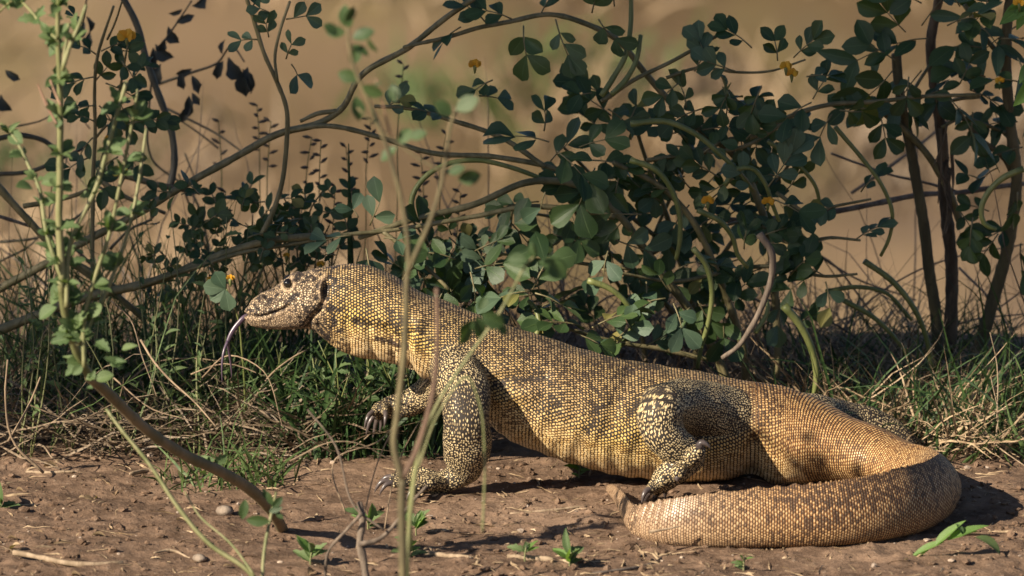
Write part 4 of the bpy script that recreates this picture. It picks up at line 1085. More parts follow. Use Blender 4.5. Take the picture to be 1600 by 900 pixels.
# ------------------------------------------------------------------ tree outside the view whose crown shades the bushes
TY = -4.0
KZ = to_sun.z / -to_sun.y; KX = to_sun.x / to_sun.y          # rise and sidestep of a sun ray per metre towards the camera
TX = -.1 - KX * 4.3                                           # crown lies on the way from the bushes to the sun
HZ = -KZ * TY
ST_ = empty("shade_tree", (TX - 1.9, TY - .6, 0), "leafy shade tree beside the photographer, out of view, whose crown shades the bushes", "tree")
M_TB = stem_mat("tree_bark", (.09, .07, .05), (.16, .13, .1), 12, .9)
T0 = np.array((TX - 1.9, TY - .6, 0))
add("trunk", mesh("trunk", *tube([T0 + (0, 0, -.1), T0 + (.05, 0, 1.2), T0 + (.3, .1, HZ - .5), T0 + (.7, .2, HZ + .5), T0 + (1.2, .4, HZ + 1.5)], [.17, .14, .12, .09, .05], 12, 30, .02, .05), M_TB), ST_)
for p0, p1 in [((.3, .1, -.5), (1.2, .5, .75)), ((.7, .2, .5), (2.2, .7, 1.0)), ((1.2, .4, 1.5), (2.6, .6, 1.9)), ((1.2, .5, .75), (2.6, .6, .7)), ((.6, .2, .3), (.2, .3, 1.7))]:
    p0, p1 = T0 + np.array(p0) + (0, 0, HZ), T0 + np.array(p1) + (0, 0, HZ)
    add("limb", mesh("limb", *tube([p0, (p0 + p1) / 2 + np.array((0, 0, .12)), p1], [.06, .04, .015], 8, 16, .01), M_TB), ST_)
r = np.random.default_rng(77)
n = 9500
cx_ = TX + r.uniform(-1.4, 1.4, n); cy_ = TY + r.normal(0, .3, n)
cc_v = np.where(cx_ + KX * (TY - cy_) < TX - .36, .33, .49) + 2.7 * r.random(n)
cz_ = cc_v - KZ * cy_ + .03 * np.sin(cx_ * 9)
keepm = (fbm(cx_ * 3.4, cz_ * 3.4, cy_ * 1.0, 2) > -.02)
cx_, cy_, cz_ = cx_[keepm], cy_[keepm], cz_[keepm]
n = len(cx_)
a_ = r.normal(0, 1, (n, 3)); a_ /= np.linalg.norm(a_, axis=1)[:, None]
b_ = np.cross(a_, r.normal(0, 1, (n, 3))); b_ /= np.linalg.norm(b_, axis=1)[:, None]
L_s = r.uniform(.05, .085, n)[:, None]
c0 = np.stack([cx_, cy_, cz_], 1)
V = np.stack([c0 - a_ * L_s, c0 + b_ * L_s * .5, c0 + a_ * L_s, c0 - b_ * L_s * .5], 1).reshape(-1, 3)
F = np.arange(4 * n).reshape(-1, 4)
tag(add("crown", mesh("crown", V, F, M_LEAF2), ST_), kind='stuff')

# ------------------------------------------------------------------ grass and straw
def grass_mat(name, lo, hi, trans=.2):
    m = NT(name)
    n = m.noise(25, 2, m.pos()); n2 = m.noise(140, 2, m.pos())
    c = m.mix(m.step(n2, .3, .7), lo, hi)
    m.set(Base_Color=c, Roughness=.55, Specular_IOR_Level=.3)
    tr = m.node("ShaderNodeBsdfTranslucent"); m.link(c, tr.inputs[0])
    ms = m.node("ShaderNodeMixShader"); ms.inputs[0].default_value = trans
    m.link(m.bsdf.outputs[0], ms.inputs[1]); m.link(tr.outputs[0], ms.inputs[2]); m.link(ms.outputs[0], m.n["Material Output"].inputs[0])
    return m.m
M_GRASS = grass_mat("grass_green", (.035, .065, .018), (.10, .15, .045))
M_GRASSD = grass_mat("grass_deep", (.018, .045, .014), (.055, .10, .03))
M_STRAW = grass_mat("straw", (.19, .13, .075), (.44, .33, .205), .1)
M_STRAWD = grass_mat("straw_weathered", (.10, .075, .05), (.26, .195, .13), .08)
def blades(name, pos, length, wid, lean, bend, mat, seed, segs=6, z0=0.0, flatlie=None):
    """curved tapering blades rooted at pos (n,2)"""
    r = np.random.default_rng(seed)
    n = len(pos)
    az = r.uniform(0, 6.28, n)
    L = length[0] * (length[1] / length[0]) ** r.random(n)
    wd = wid[0] + (wid[1] - wid[0]) * r.random(n)
    le = np.radians(r.uniform(*lean, n)); be = np.radians(r.uniform(*bend, n))
    base = np.stack([pos[:, 0], pos[:, 1], ground_z(pos[:, 0], pos[:, 1]) - .002 + z0 * r.random(n)], 1)
    p = base.copy(); rows = []
    hor = np.stack([np.cos(az), np.sin(az), 0 * az], 1)
    sidev = np.stack([-np.sin(az), np.cos(az), 0 * az], 1)
    roll = r.uniform(-1.2, 1.2, n)
    kink = r.normal(0, .12, (n, segs + 1)); swing = r.normal(0, .25, (n, segs + 1)).cumsum(1) * .5
    for k in range(segs + 1):
        t = k / segs
        th = le + be * t + kink[:, k]
        a2 = az + swing[:, k]
        hor = np.stack([np.cos(a2), np.sin(a2), 0 * az], 1)
        d = hor * np.sin(th)[:, None] + np.array((0, 0, 1)) * np.cos(th)[:, None]
        up = np.cross(d, sidev)
        s_v = sidev * np.cos(roll)[:, None] + up * np.sin(roll)[:, None]
        w = (wd * (1 - t) ** .6 * (.7 + .6 * min(1, t * 4)))[:, None] * .5 + .00012
        rows.append(np.stack([p - s_v * w, p + up * w * .35, p + s_v * w], 1))
        if k < segs:
            p = p + d * (L / segs)[:, None]
            g = ground_z(p[:, 0], p[:, 1]) + .0015
            p[:, 2] = np.maximum(p[:, 2], g)
    R = np.stack(rows, 1)          # n, segs+1, 3, 3
    V = R.reshape(-1, 3)
    idx = np.arange(n)[:, None, None] * (segs + 1) * 3 + np.arange(segs)[None, :, None] * 3 + np.arange(2)[None, None]
    F = np.stack([idx, idx + 1, idx + 4, idx + 3], -1).reshape(-1, 4)
    return mesh(name, V, F, mat)
def scatter(n, px0, px1, y0, y1, seed, clump=0.0, f=None):
    r = np.random.default_rng(seed)
    x = np.array(r.uniform((px0 - 800) * PX, (px1 - 800) * PX, n)); y = r.uniform(y0, y1, n)
    x = x * (1 + y / 9)
    if clump:
        k = fbm(x * 7, y * 7, seed, 2) + r.uniform(-.5, .5, n) > clump - .5
        x, y = x[k], y[k]
    return np.stack([x, y], 1)
GL = lambda name, me, lab, cat: tag(add(name, me), lab, cat, kind='stuff')
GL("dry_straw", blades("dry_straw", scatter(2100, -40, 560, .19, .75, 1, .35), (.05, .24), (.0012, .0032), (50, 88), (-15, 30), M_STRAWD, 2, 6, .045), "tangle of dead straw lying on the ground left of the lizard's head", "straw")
GL("dry_straw", blades("dry_straw", scatter(1700, 1230, 1660, .14, .85, 3, .35), (.05, .20), (.0012, .0030), (35, 88), (-15, 40), M_STRAW, 4, 6, .03), "pale dead straw tangled under the upright bush behind the tail", "straw")
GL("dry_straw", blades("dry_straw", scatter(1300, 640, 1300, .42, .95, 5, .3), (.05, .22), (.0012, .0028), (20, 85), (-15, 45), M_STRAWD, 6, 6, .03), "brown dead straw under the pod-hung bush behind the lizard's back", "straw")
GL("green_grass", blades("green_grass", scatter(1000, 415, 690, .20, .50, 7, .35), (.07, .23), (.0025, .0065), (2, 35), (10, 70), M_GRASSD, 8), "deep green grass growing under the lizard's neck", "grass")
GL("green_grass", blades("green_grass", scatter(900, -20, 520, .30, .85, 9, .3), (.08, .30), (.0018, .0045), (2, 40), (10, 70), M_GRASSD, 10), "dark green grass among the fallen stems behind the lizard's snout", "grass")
GL("green_grass", blades("green_grass", scatter(620, 1220, 1640, .17, .75, 11, .35), (.06, .20), (.0015, .0040), (5, 55), (10, 75), M_GRASS, 12), "light green grass mixed with straw behind the curled tail", "grass")
GL("bank_grass", blades("bank_grass", scatter(1100, -60, 1680, .80, 1.35, 13, .35), (.06, .26), (.0012, .0030), (5, 88), (0, 60), M_STRAWD, 14), "thin dry grass along the edge of the bank behind the bushes", "grass")
GL("green_grass", blades("green_grass", scatter(150, 250, 460, .02, .16, 17, .35), (.03, .11), (.0015, .0040), (5, 70), (10, 60), M_GRASS, 18), "short green tufts of grass on the soil below the lizard's tongue", "grass")
# scraps of straw lying flat on the bare soil
GL("straw_scraps", blades("straw_scraps", scatter(1700, -40, 1640, -.62, .3, 15, .2), (.006, .045), (.0008, .0028), (84, 92), (-4, 6), M_STRAW, 16, 4, .002), "scraps of broken straw lying flat on the bare soil", "straw")

# low broad-leaved weeds under the neck
for k, (px, y, n_, h) in enumerate([(520, .24, 34, .13), (600, .30, 34, .15), (470, .34, 30, .13), (650, .27, 24, .12)]):
    lab = ["low bright green weed under the lizard's throat", "leafy green weed behind the lizard's raised far hand", "low green weed just behind the lizard's lower jaw", "leafy green weed behind the lizard's near shoulder"][k]
    w = empty("leafy_weed", root_at(px, y), lab, "weed", None)
    c = np.array(root_at(px, y))
    for q in range(6):
        e = c + np.array((rng.uniform(-.06, .06), rng.uniform(-.05, .05), h * rng.uniform(.7, 1.2)))
        add("stem", mesh("stem", *tube([c + rng.normal(0, .01, 3) * (1, 1, 0), (c + e) / 2 + rng.normal(0, .008, 3), e], [.0015, .0012, .0007], 5, 8), M_POD), w)
        for j in range(n_ // 6):
            t = rng.uniform(.3, 1); pos = c * (1 - t) + e * t
            place("leaf", LH[rng.integers(4)] if rng.random() < .5 else LO[0], w, pos, unit((rng.normal(), rng.normal(), rng.uniform(-.2, .6))), unit((rng.normal(0, .4), -.5, .8)), rng.uniform(.014, .030), 1.0)

# ------------------------------------------------------------------ grass stalks with dark seed heads against the bank
M_SEED = stem_mat("seed_head", (.035, .028, .026), (.09, .075, .055), 80, .8)
def seed_stalk(px, top, base, y, lean, seeds, mat=M_GRASS):
    o = empty("seeding_grass_stalk", root_at(px, y), "thin grass stalk with small dark seed clusters standing before the brown bank", "grass stalk", "seeding grass stalks")
    pts = [(px - lean, base), (px - lean * .4, (base * 2 + top) / 3), (px, top + 40), (px + lean * .5, top)]
    branch(o, pts, y, y, 1.1, .7, mat, "stem", 4, .0008, 0)
    mb = MB()
    for k in range(seeds):
        t = k / max(1, seeds - 1)
        c = P(px + lean * .5 * (1 - t) + rng.uniform(-1, 1), top + t * 70, y)
        sgn = 1 if k % 2 else -1
        e = c + np.array((sgn * rng.uniform(.006, .014), rng.uniform(-.004, .004), rng.uniform(.000, .008)))
        mb.put(*tube([c, (c + e) / 2, e], [.0006, .0026, .0007], 5, 6))
    add("seed_head", mb.mesh("seed_head", M_SEED), o)
for px, top, base, y, ln, s_ in [(625, 100, 470, .85, 10, 8), (405, 165, 480, .85, -6, 9), (350, 300, 560, .6, 4, 8), (500, 220, 470, .7, 3, 7), (545, 230, 470, .75, -8, 8), (575, 185, 460, .8, 12, 9), (480, 215, 480, .72, 14, 7), (690, 210, 420, .8, 16, 7), (715, 300, 450, .7, 8, 9), (660, 240, 430, .8, -6, 8), (420, 190, 500, .9, 6, 8), (345, 190, 520, .95, -4, 5), (520, 290, 470, .55, 6, 8)]:
    seed_stalk(px, top, base, y, ln, s_)
gb = empty("tall_grass", root_at(548, .5), "broad upright dark green grass blade behind the lizard's nape", "grass")
branch(gb, [(548, 470), (547, 380), (546, 300), (545, 225)], .46, .46, 6.5, .8, M_GRASSD, "blade", 6, .0003, 0, .25)

# ------------------------------------------------------------------ dry twigs and stalks
def twig(name, pts, y0, y1, r0, r1, mat, lab, cat="twig", group=None):
    ys = np.linspace(y0, y1, len(pts)); Q = [P(a[0], a[1], yy) for a, yy in zip(pts, ys)]
    Q = [np.array((q[0], q[1], max(q[2], gz(q[0], q[1]) + r0 * PX * .4))) for q in Q]
    o = add(name, mesh(name, *tube(Q, np.linspace(r0, r1, len(Q)) * PX, 7, None, .0012, .16), mat))
    return tag(o, lab, cat, group)
twig("dead_branch", [(1600, 288), (1500, 300), (1440, 302), (1380, 316), (1310, 330), (1230, 340), (1180, 345), (1120, 340)], .70, .52, 4, 5.5, M_GREY, "long grey dead branch lying across behind the upright bush", "branch")
twig("dead_branch", [(1297, 240), (1340, 255), (1390, 272), (1450, 285), (1500, 300)], .66, .7, 2, 2.5, M_GREY, "thin brown dead branch slanting down to the upright bush", "branch")
twig("dead_branch", [(1330, 300), (1400, 255), (1460, 210), (1500, 170)], 1.0, 1.05, 3, 2.5, M_GREY, "blurred dead branch slanting up behind the three bare stems", "branch")
for pts, y0, y1 in [([(1262, 610), (1300, 540), (1350, 480), (1420, 430), (1500, 400), (1600, 380)], .7, .8), ([(1160, 600), (1230, 560), (1320, 540), (1420, 560)], .6, .7), ([(1200, 470), (1290, 500), (1390, 560), (1460, 590)], .65, .7), ([(1280, 400), (1350, 440), (1430, 470)], .8, .85), ([(1490, 560), (1540, 500), (1600, 450)], .75, .8),
                    ([(1240, 380), (1300, 410), (1350, 470), (1400, 560)], .75, .7), ([(1150, 450), (1200, 480), (1260, 560), (1300, 620)], .6, .6), ([(1500, 420), (1550, 470), (1600, 560)], .8, .7), ([(1380, 600), (1440, 540), (1520, 500), (1600, 490)], .7, .7)]:
    twig("bramble_twig", pts, y0, y1, 2.2, 1.2, M_GREY, "thin dark dead twig in the tangle round the bare stems", "twig", "dead twigs round the bare stems")
for pts, y0, y1 in [([(870, 560), (910, 500), (960, 460), (1010, 470)], .8, .8), ([(870, 560), (890, 520), (880, 470)], .85, .85), ([(960, 590), (990, 520), (1050, 480), (1100, 460)], .8, .8), ([(840, 520), (930, 545), (1020, 500), (1080, 490)], .85, .8), ([(900, 580), (880, 430), (900, 350)], .9, .95)]:
    twig("bramble_twig", pts, y0, y1, 2.6, 1.4, M_GREY, "pale dead twig behind the bush, seen over the lizard's back", "twig", "dead twigs behind the bush")
for pts, y0, y1, r0 in [([(0, 380), (60, 370), (130, 330), (170, 290)], .8, .8, 2.6), ([(0, 410), (50, 380), (90, 300), (110, 220)], .8, .85, 2), ([(20, 470), (70, 420), (75, 300)], .85, .85, 1.6), ([(15, 200), (60, 190), (110, 170), (140, 200)], .9, .9, 1.8), ([(340, 230), (300, 200), (250, 170)], 1.0, 1.0, 1.8), ([(290, 240), (310, 290), (330, 320)], .95, .95, 1.6)]:
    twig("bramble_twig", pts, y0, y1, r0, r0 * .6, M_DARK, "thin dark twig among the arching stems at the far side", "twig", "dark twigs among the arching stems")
M_STALK = stem_mat("stalk_weathered", (.17, .12, .075), (.30, .22, .14), 80, .85)
stk = [([(218, 530), (236, 560), (262, 590), (300, 625), (338, 668)], .12, .05, 3.4), ([(178, 590), (240, 640), (300, 660)], .2, .15, 2.2), ([(390, 640), (420, 590), (455, 560), (490, 540)], .25, .28, 2.8), ([(318, 590), (355, 555), (408, 575), (440, 668)], .2, .14, 2.2), ([(300, 585), (350, 570), (420, 590)], .24, .24, 2.2), ([(70, 740), (20, 690), (8, 620), (10, 560)], .08, .06, 4), ([(12, 690), (40, 640), (62, 590)], .08, .1, 3.4), ([(200, 600), (240, 570), (300, 560), (350, 565)], .3, .3, 2.4), ([(172, 470), (205, 500), (225, 560), (245, 620)], .3, .2, 2.0), ([(30, 610), (60, 540), (90, 480)], .25, .3, 1.8), ([(130, 560), (100, 500), (80, 450)], .25, .3, 1.8)]
for pts, y0, y1, r0 in stk: twig("dry_stalk", pts, y0, y1, r0 * .62, r0 * .35, M_STALK, "tan dry stalk leaning in the litter below the fallen stems", "stalk", "dry stalks in the litter")
for pts, y0, y1, r0 in [([(1490, 690), (1540, 680), (1600, 690), (1640, 700)], .24, .24, 2.4), ([(1460, 640), (1520, 645), (1570, 680), (1575, 720)], .3, .2, 1.6), ([(1500, 730), (1540, 700), (1600, 650)], .2, .24, 2.2), ([(1440, 600), (1520, 615), (1600, 600)], .4, .4, 1.6), ([(1530, 670), (1560, 700), (1610, 735)], .24, .1, 2), ([(1545, 730), (1560, 650), (1550, 590)], .2, .24, 1.4), ([(1380, 640), (1420, 600), (1490, 575)], .34, .4, 1.8), ([(1556, 690), (1556, 560), (1548, 520)], .22, .22, 1.4)]:
    twig("dry_stalk", pts, y0, y1, r0 * .75, r0 * .4, M_STRAW1, "pale curly dry stalk in the straw behind the curled tail", "stalk", "dry stalks behind the tail")
# flat sticks and bark scraps on the soil
for pts, r0, lab in [([G(800, 802), G(860, 800), G(918, 798)], 2.6, "short pale stick flat on the soil below the lizard's belly"), ([G(792, 875), G(830, 876), G(868, 880)], 5, "thick pale stick half buried in the soil in front"), ([G(640, 862), G(690, 872), G(730, 880)], 4, "pale bark scrap beside the forked foreground stem"),
                     ([G(20, 868), G(70, 876), G(130, 880), G(190, 876)], 4.5, "long bleached root lying flush with the soil"), ([G(40, 738), G(75, 742), G(118, 744)], 2.6, "small pale stick by the base of the dry left stalk"), ([G(200, 742), G(235, 735), G(262, 745)], 3.5, "crumpled pale leaf scrap on the soil"), ([G(855, 905), G(990, 893), G(1050, 862)], 2.4, "thin dark root on the soil in front of the tail tip"), ([G(240, 862), G(270, 858), G(300, 864)], 2.2, "slim straw-coloured stick in front of the leaning stem")]:
    Q = [np.array((q[0], q[1], gz(q[0], q[1]) + r0 * PX * .35)) for q in pts]
    tag(add("stick", mesh("stick", *tube(Q, np.array([r0 * .7, r0, r0 * .6]) * PX if len(Q) == 3 else r0 * PX, 6, 14, .002, .3, .6), M_STRAW1 if 'dark' not in lab else M_GREY)), lab, "stick")
q = G(985, 828); 
twig("straw_sliver", [(1017, 831), (1030, 829), (1062, 822)], -.375, -.37, 2.6, 1.2, M_STRAW1, "pinkish sliver of straw leaning against the tail near its fold", "straw")
# pebbles one can pick out
def pebble(px, py, rpx, lab, mat):
    c = G(px, py); r_ = rpx * PX
    V, F = ball((0, 0, 0), r_, 10, 7)
    V = [np.array(v) * (1 + .18 * float(vnoise(v[0] / r_ * 1.3 + px, v[1] / r_ * 1.3, v[2] / r_ * 1.3))) * (1.15, 1, .75) for v in V]
    o = add("stone", mesh("stone", V, F, mat), None, (c[0], c[1], gz(c[0], c[1]) + r_ * .4)); tag(o, lab, "stone")
MG = stem_mat("dull_stone", (.15, .115, .085), (.27, .215, .165), 60, .9)
pebble(1215, 852, 13, "pale lumpy clod against the outside of the tail", MG); pebble(312, 866, 9, "small round grey stone near the bleached root", MG)
pebble(352, 802, 12, "whitish lumpy stone beside the leaning stem", MG); pebble(150, 690, 7, "small yellowish stone in the shade by the litter", MG)

# ------------------------------------------------------------------ leaning herb at the left
M_SLANT = stem_mat("leaning_stem", (.13, .11, .05), (.22, .165, .09), 30, .7)
H_ = empty("leaning_herb", tuple(G(436, 818)), "pale green herb with toothed leaves in whorls on a thick stem leaning from the soil", "herb")
def herb_stem(o, pts, y0, y1, r0, r1, mat=M_HERB, nodes=0, size=24, lead=0.0, lib=LH):
    branch(o, pts, y0, y1, r0, r1, mat, "stem", 8, .0008, .08)
    ys = np.linspace(y0, y1, len(pts)); Q = np.array([P(a[0], a[1], yy) for a, yy in zip(pts, ys)])
    if nodes:
        cv = catmull(Q, nodes * 4 + 1)
        for k in range(nodes):
            t = lead + (1 - lead) * (k + .5) / nodes
            c = cv[int(t * (len(cv) - 1))]
            for j in range(rng.integers(5, 9)):
                place("leaf", lib[rng.integers(len(lib))], o, c, unit((rng.normal(0, .8), rng.normal(0, .6), rng.uniform(-.3, .9))), unit((rng.normal(0, .4), -.6, .7)), size * PX * rng.uniform(.5, 1.3), rng.uniform(.9, 1.3))
herb_stem(H_, [(442, 828), (428, 800), (395, 768), (345, 738), (290, 712), (230, 670), (180, 625), (140, 590)], -.20, -.62, 9, 8, M_SLANT, 0)
herb_stem(H_, [(140, 590), (118, 545), (104, 500), (96, 440)], -.62, -.70, 7, 5.5, M_HERB, 3, 30)
herb_stem(H_, [(96, 440), (92, 340), (94, 250), (96, 180), (93, 110), (90, 60), (91, 10), (92, -20)], -.70, -.75, 5.5, 3, M_HERB, 8, 26)
herb_stem(H_, [(96, 430), (72, 360), (60, 290), (45, 260), (20, 215), (0, 195)], -.70, -.62, 3.5, 2, M_HERB, 6, 24)
herb_stem(H_, [(130, 575), (132, 500), (150, 430), (172, 365), (195, 250), (215, 140)], -.68, -.68, 3.6, 2.2, M_HERB, 5, 26)
herb_stem(H_, [(120, 540), (160, 470), (196, 370), (218, 280), (229, 200)], -.68, -.62, 3.4, 2, M_HERB, 4, 24)
herb_stem(H_, [(104, 480), (110, 380), (150, 290), (180, 190), (198, 128)], -.70, -.68, 3.6, 3, M_HERB, 5, 26)
herb_stem(H_, [(97, 112), (110, 72), (125, 40), (136, 8)], -.75, -.75, 3.2, 2.6, M_HERB, 1, 22)
herb_stem(H_, [(98, 110), (102, 80), (108, 35)], -.75, -.74, 2.6, 2, M_HERB, 0)
herb_stem(H_, [(95, 165), (86, 145), (78, 124)], -.75, -.74, 2.2, 1.8, M_RED, 0)
herb_stem(H_, [(88, 195), (74, 165), (61, 132)], -.75, -.70, 2, 1.6, M_RED, 0)
herb_stem(H_, [(88, 60), (70, 45), (45, 15), (25, 0), (0, 20)], -.75, -.62, 2.4, 1.6, M_HERB, 4, 22)
for px, py, n_ in [(110, 470, 9), (130, 500, 8), (95, 400, 8), (85, 300, 6), (180, 560, 5), (140, 590, 4), (120, 520, 8), (75, 480, 5), (95, 15, 5), (88, 65, 5), (330, 735, 4), (320, 745, 3)]:
    for j in range(n_):
        place("leaf", LH[rng.integers(4)], H_, P(px + rng.normal(0, 12), py + rng.normal(0, 14), -.68 if px < 300 else -.26), unit((rng.normal(0, .8), rng.normal(0, .5), rng.uniform(-.6, .9))), unit((rng.normal(0, .4), -.7, .6)), rng.uniform(16, 34) * PX, 1.2)
# thin weed stem crossing in front of it
N_ = empty("thin_weed", tuple(G(405, 930)), "thin blurred green weed stem slanting across the soil before the leaning stem", "weed")
for pts, r0 in [([(420, 985), (395, 900), (330, 850), (280, 790), (235, 730), (190, 675), (165, 640)], 4), ([(412, 970), (412, 900), (416, 850), (425, 795), (430, 770)], 3), ([(395, 900), (360, 850), (310, 805), (290, 770)], 2)]:
    branch(N_, pts, -.80, -.72, r0, r0 * .6, M_HERB, "stem", 6)
for px, py, a, s_ in [(422, 815, 175, 50), (425, 795, 50, 34), (426, 790, 110, 32), (420, 800, 20, 30), (378, 812, 80, 44), (415, 780, 100, 24), (430, 800, -40, 22)]:
    place("leaf", LO[0], N_, P(px, py, -.76), img_dir(a, -.1), CAMDIR + rng.normal(0, .3, 3), s_ * PX * .7, .8)

# ------------------------------------------------------------------ blurred forked stem in the foreground
M_LEAFG = leaf_mat("leaf_mid_green", (.030, .062, .018), (.06, .105, .03), (.09, .13, .05), .55, .25)
LLEAFG = leaf_mesh("leaf", M_LEAFG, 'oval', 6, .2, .2, .2, 90)
M_SAP = stem_mat("sapling_bark", (.085, .07, .035), (.15, .125, .06), 60, .8)
M_SAPRED = stem_mat("sapling_twig", (.10, .06, .04), (.16, .10, .065), 60, .8)
F_ = empty("forked_sapling", (P(632, 1150, -1.4)[0], -1.4, 0), "blurred forked sapling stem standing close in front of the lizard's shoulder", "sapling")
def fs(pts, r0, r1, mat=M_SAP, y=-1.4, y1=None): branch(F_, pts, y, y if y1 is None else y1, r0 * .72, r1 * .72, mat, "stem", 8, .001, .06)
fs([(636, 1150), (633, 980), (631, 900), (628, 820), (628, 748)], 8.5, 7.5)
fs([(628, 750), (620, 722), (615, 700), (620, 650), (629, 560), (636, 470), (638, 425)], 7, 5.5)
fs([(638, 430), (634, 360), (622, 285), (604, 225), (580, 165), (556, 110), (545, 65), (542, 40)], 4.8, 2.6)
fs([(637, 430), (652, 395), (672, 345), (688, 290), (698, 235), (706, 185), (712, 170)], 5, 3)
fs([(628, 750), (648, 715), (664, 672), (676, 620), (683, 560), (684, 500), (681, 450)], 6, 3.8, M_SAPRED)
fs([(612, 215), (600, 170), (585, 125)], 2.4, 1.6, M_RED)
fs([(700, 270), (660, 250), (620, 222), (560, 170)], 2.6, 2.0)
for px, py, a, s_ in [(545, 45, 100, 46), (540, 50, 180, 36), (550, 60, 20, 44), (548, 70, -30, 40), (528, 55, 140, 34), (560, 125, 160, 40), (565, 135, -20, 44), (575, 145, 40, 34), (555, 150, -80, 46), (580, 165, -70, 44), (620, 230, -140, 40), (622, 225, 50, 38), (640, 215, 20, 34), (700, 270, 20, 34), (715, 280, 10, 44), (706, 180, 140, 40), (712, 172, 30, 48), (618, 160, 100, 34), (540, 35, 60, 34), (575, 60, -60, 34), (560, 72, -110, 36)]:
    place("leaf", LLEAFG if rng.random() < .4 else LO[0], F_, P(px, py, -1.4 + rng.uniform(-.04, .04)), img_dir(a, rng.uniform(-.3, .3)), CAMDIR + rng.normal(0, .6, 3), s_ * PX * .72, 1.1)
# climbing shoot with blurred leaves over the lizard's back
K_ = empty("foreground_shoot", (P(640, 1110, -1.25)[0], -1.25, 0), "blurred thin shoot with green leaves crossing before the lizard's back", "plant")
branch(K_, [(640, 1120), (640, 830), (655, 720), (690, 620), (735, 550), (775, 495), (800, 450), (822, 412), (835, 400)], -1.25, -1.25, 2.8, 1.5, M_HERB, "stem")
branch(K_, [(650, 740), (690, 640), (735, 590), (748, 620), (757, 700), (756, 780), (752, 830)], -1.2, -1.2, 1.6, 1.6, M_HERB, "blade", 6)
branch(K_, [(640, 860), (640, 790), (655, 700), (670, 640)], -1.2, -1.2, 4, 1.5, M_POD, "blade", 6, .0005, 0, .4)
for px, py, a, s_ in [(825, 408, 175, 40), (840, 410, -10, 60), (850, 405, -40, 56), (835, 402, 100, 30), (740, 500, 230, 40), (745, 495, -80, 46), (752, 490, -30, 50), (748, 485, 60, 30), (735, 510, -120, 40), (780, 505, -60, 26)]:
    place("leaf", LLEAFG, K_, P(px, py, -1.25 + rng.uniform(-.05, .03)), img_dir(a, rng.uniform(-.2, .2)), CAMDIR + rng.normal(0, .5, 3), s_ * PX * .72, 1.05)
# dry broken stems at the bottom
Dz = empty("broken_stem", (P(572, 960, -.62)[0], -.62, 0), "broken brown dead stem with side twigs on the soil before the forked sapling", "stem")
for pts, r0, r1 in [([(575, 935), (568, 880), (562, 845), (566, 815), (560, 785)], 6, 4.5), ([(562, 850), (590, 845), (625, 812), (650, 780), (668, 760)], 4, 2), ([(566, 800), (540, 830), (515, 860), (508, 910)], 3, 2), ([(600, 830), (560, 800), (520, 690), (480, 640)], 1.8, 1.2)]:
    branch(Dz, pts, -.62, -.60, r0, r1, M_PODDRY, "twig", 7, .001, .2)
Dg = empty("dry_grass_spray", (P(560, 800, -.5)[0], -.45, 0), "spray of pale dry grass fanning before the lizard's near hand", "grass")
for pts in [[(560, 860), (590, 720), (640, 620), (700, 560)], [(540, 800), (520, 720), (590, 690), (640, 640)], [(600, 830), (620, 720), (660, 650)], [(455, 720), (520, 690), (560, 690), (620, 720)]]:
    branch(Dg, pts, -.42, -.40, 1.3, .5, M_STALK, "blade", 5, .002)
# green sprouts on the soil
for px, py, s_, lab in [(890, 888, 44, "bright green sprout on the soil in front of the lizard's belly"), (485, 880, 40, "slim pale green sprout near the broken dead stem"), (1162, 893, 26, "tiny green sprout on the soil before the middle of the tail"), (650, 832, 40, "green sprout at the foot of the forked sapling"), (2, 790, 42, "green sprout at the far left on the open soil"), (575, 818, 40, "green sprout behind the broken dead stem"), (640, 870, 36, "small narrow-leaved sprout by the pale bark scrap"), (820, 880, 30, "dull green wilted sprout beside the thick pale stick"), (905, 742, 34, "single yellow-green sprout tucked under the lizard's belly")]:
    c = G(px, py); c[2] = gz(c[0], c[1])
    o = empty("sprout", tuple(c), lab, "sprout")
    add("stem", mesh("stem", *tube([c - (0, 0, .004), c + (0, 0, .008), c + (.002, 0, .018)], [.0013, .0011, .0008], 5, 6), M_HERB), o)
    for j in range(9 if s_ > 30 else 5):
        place("leaf", (LLIME if j % 3 == 0 else LH)[0 if j % 3 == 0 else j % 4], o, c + (0, 0, rng.uniform(.002, .018)), unit((rng.normal(0, 1), rng.normal(0, .6), rng.uniform(.2, 1))), unit((rng.normal(0, .3), -.5, .8)), s_ * PX * rng.uniform(.5, 1.0), .9)
# fallen green stem with leaves right of the tail
o = empty("fallen_sprig", tuple(G(1480, 860)), "fallen sprig of long green leaves lying on the soil beside the tail bend", "sprig")
branch(o, [(1432, 872), (1450, 858), (1475, 845), (1510, 838), (1560, 838)], -.42, -.40, 2.2, 1.6, M_RED, "stem")
for px, py, a, s_ in [(1475, 846, 205, 56), (1460, 852, 40, 60), (1480, 843, 20, 66), (1490, 838, 12, 40), (1525, 838, -35, 48), (1505, 836, 120, 20), (1450, 860, 210, 30)]:
    place("leaf", LLIME[0] if px < 1500 else LH[3], o, P(px, py, -.42), img_dir(a, .1), unit((rng.normal(0, .3), -.4, .9)), s_ * PX, .8)
o = empty("grass_tuft", tuple(G(1475, 720)), "few broad green grass blades against the far side of the tail bend", "grass")
for pts in [[(1478, 760), (1480, 735), (1474, 712), (1500, 690)], [(1490, 740), (1520, 712), (1545, 700)], [(1470, 716), (1490, 690), (1506, 665)], [(1600, 700), (1580, 660), (1570, 625)]]:
    branch(o, pts, .17, .19, 4.5, .8, M_GRASS, "blade", 6, .0004, 0, .3)

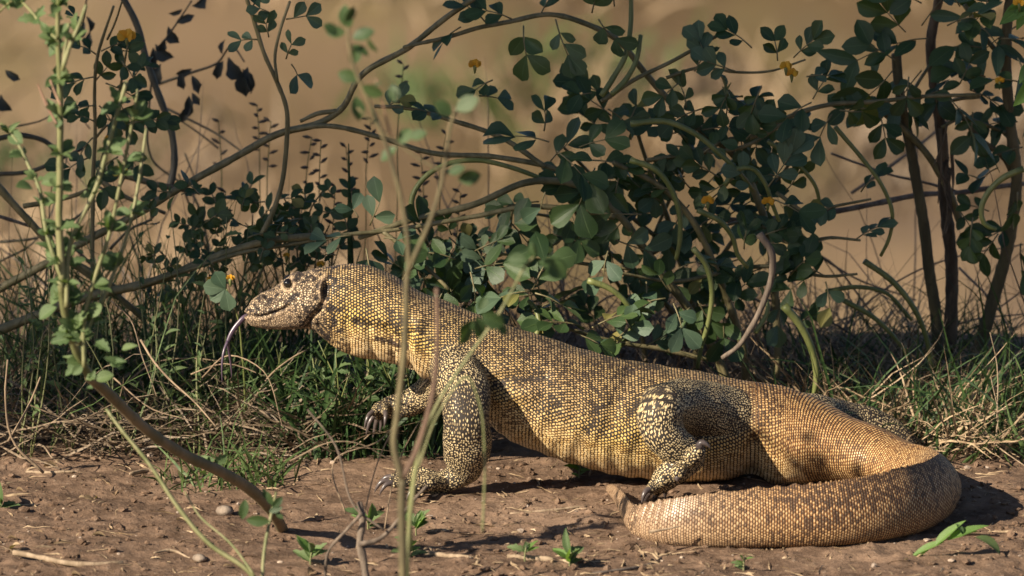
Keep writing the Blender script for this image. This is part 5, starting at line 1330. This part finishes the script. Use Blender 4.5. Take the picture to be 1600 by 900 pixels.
# ------------------------------------------------------------------ dry scrub on the far flat beyond the bank (melts into blur)
r = np.random.default_rng(51)
def clumps(n, per, y0, y1, sp):
    cx = r.uniform(-4.5, 4.5, n); cy = r.uniform(y0, y1, n)
    return np.stack([(cx[:, None] + r.normal(0, sp, (n, per))).ravel(), (cy[:, None] + r.normal(0, sp * 1.6, (n, per))).ravel()], 1)
GL("far_dry_grass", blades("far_dry_grass", clumps(46, 60, 14, 40, .28), (.15, .55), (.012, .03), (5, 60), (0, 60), M_STRAW, 61, 4), "pale dry grass clumps far beyond the bank, blurred", "grass")
GL("far_scrub", blades("far_scrub", clumps(14, 60, 18, 44, .25), (.15, .4), (.015, .035), (5, 60), (0, 60), M_GRASS, 62, 4), "dull green scrub clumps far beyond the bank, blurred", "scrub")
GL("far_dead_brush", blades("far_dead_brush", clumps(26, 70, 16, 44, .3), (.15, .5), (.012, .03), (5, 60), (0, 60), M_STRAWD, 63, 4), "brown dead brush far beyond the bank, blurred", "brush")
# fallen leaf scraps
for k in range(46):
    px, py = rng.uniform(0, 1600), rng.uniform(700, 895)
    c = G(px, py); c[2] = gz(c[0], c[1]) + .002
    if (abs(c[0] - .15) < .5 and -.42 < c[1] < .2): continue
    o = place("fallen_leaf", LB[0], None, c, unit((rng.normal(), rng.normal(), .1)), unit((rng.normal(0, .3), rng.normal(0, .3), 1)), rng.uniform(.008, .02), rng.uniform(.6, 1.2))
    tag(o, "small curled brown leaf lying on the bare soil", "leaf", "fallen leaves on the soil")

GL("twig_tangle", blades("twig_tangle", scatter(300, -60, 1680, .55, 1.05, 71, .1), (.15, .5), (.0014, .0034), (15, 80), (-30, 40), bpy.data.materials["dead_twig"], 72, 8), "fine dead twigs tangled along the bank behind all the bushes", "twigs")
GL("green_grass", blades("green_grass", scatter(420, 1180, 1660, .22, .8, 73, .2), (.08, .26), (.0018, .0050), (2, 45), (15, 80), M_GRASSD, 74), "deep green grass round the feet of the bare upright stems", "grass")

GL("fine_weeds", blades("fine_weeds", scatter(420, -30, 430, .22, .60, 81, .1), (.12, .40), (.0008, .0022), (3, 55), (5, 60), M_GRASS, 82, 8), "fine yellow-green weed stems standing in the litter below the fallen stems", "weeds")
for k, (px, y, h) in enumerate([(40, .22, .26), (110, .28, .22), (190, .24, .28), (250, .30, .30), (300, .26, .22), (345, .34, .26)]):
    w = empty("feathery_weed", root_at(px, y), "feathery yellow-green weed among the litter below the fallen stems", "weed", "feathery weeds in the litter")
    c = np.array(root_at(px, y))
    for q in range(4):
        e = c + np.array((rng.uniform(-.07, .07), rng.uniform(-.05, .05), h * rng.uniform(.6, 1.2)))
        add("stem", mesh("stem", *tube([c + rng.normal(0, .008, 3) * (1, 1, 0), (c + e) / 2 + rng.normal(0, .012, 3), e], [.0013, .0010, .0005], 5, 8), M_HERB), w)
        for j in range(9):
            t = rng.uniform(.25, 1); pos = c * (1 - t) + e * t
            place("leaf", LH[1] if rng.random() < .6 else LH[0], w, pos, unit((rng.normal(), rng.normal(0, .6), rng.uniform(-.1, .9))), unit((rng.normal(0, .4), -.5, .8)), rng.uniform(.010, .024), .8)
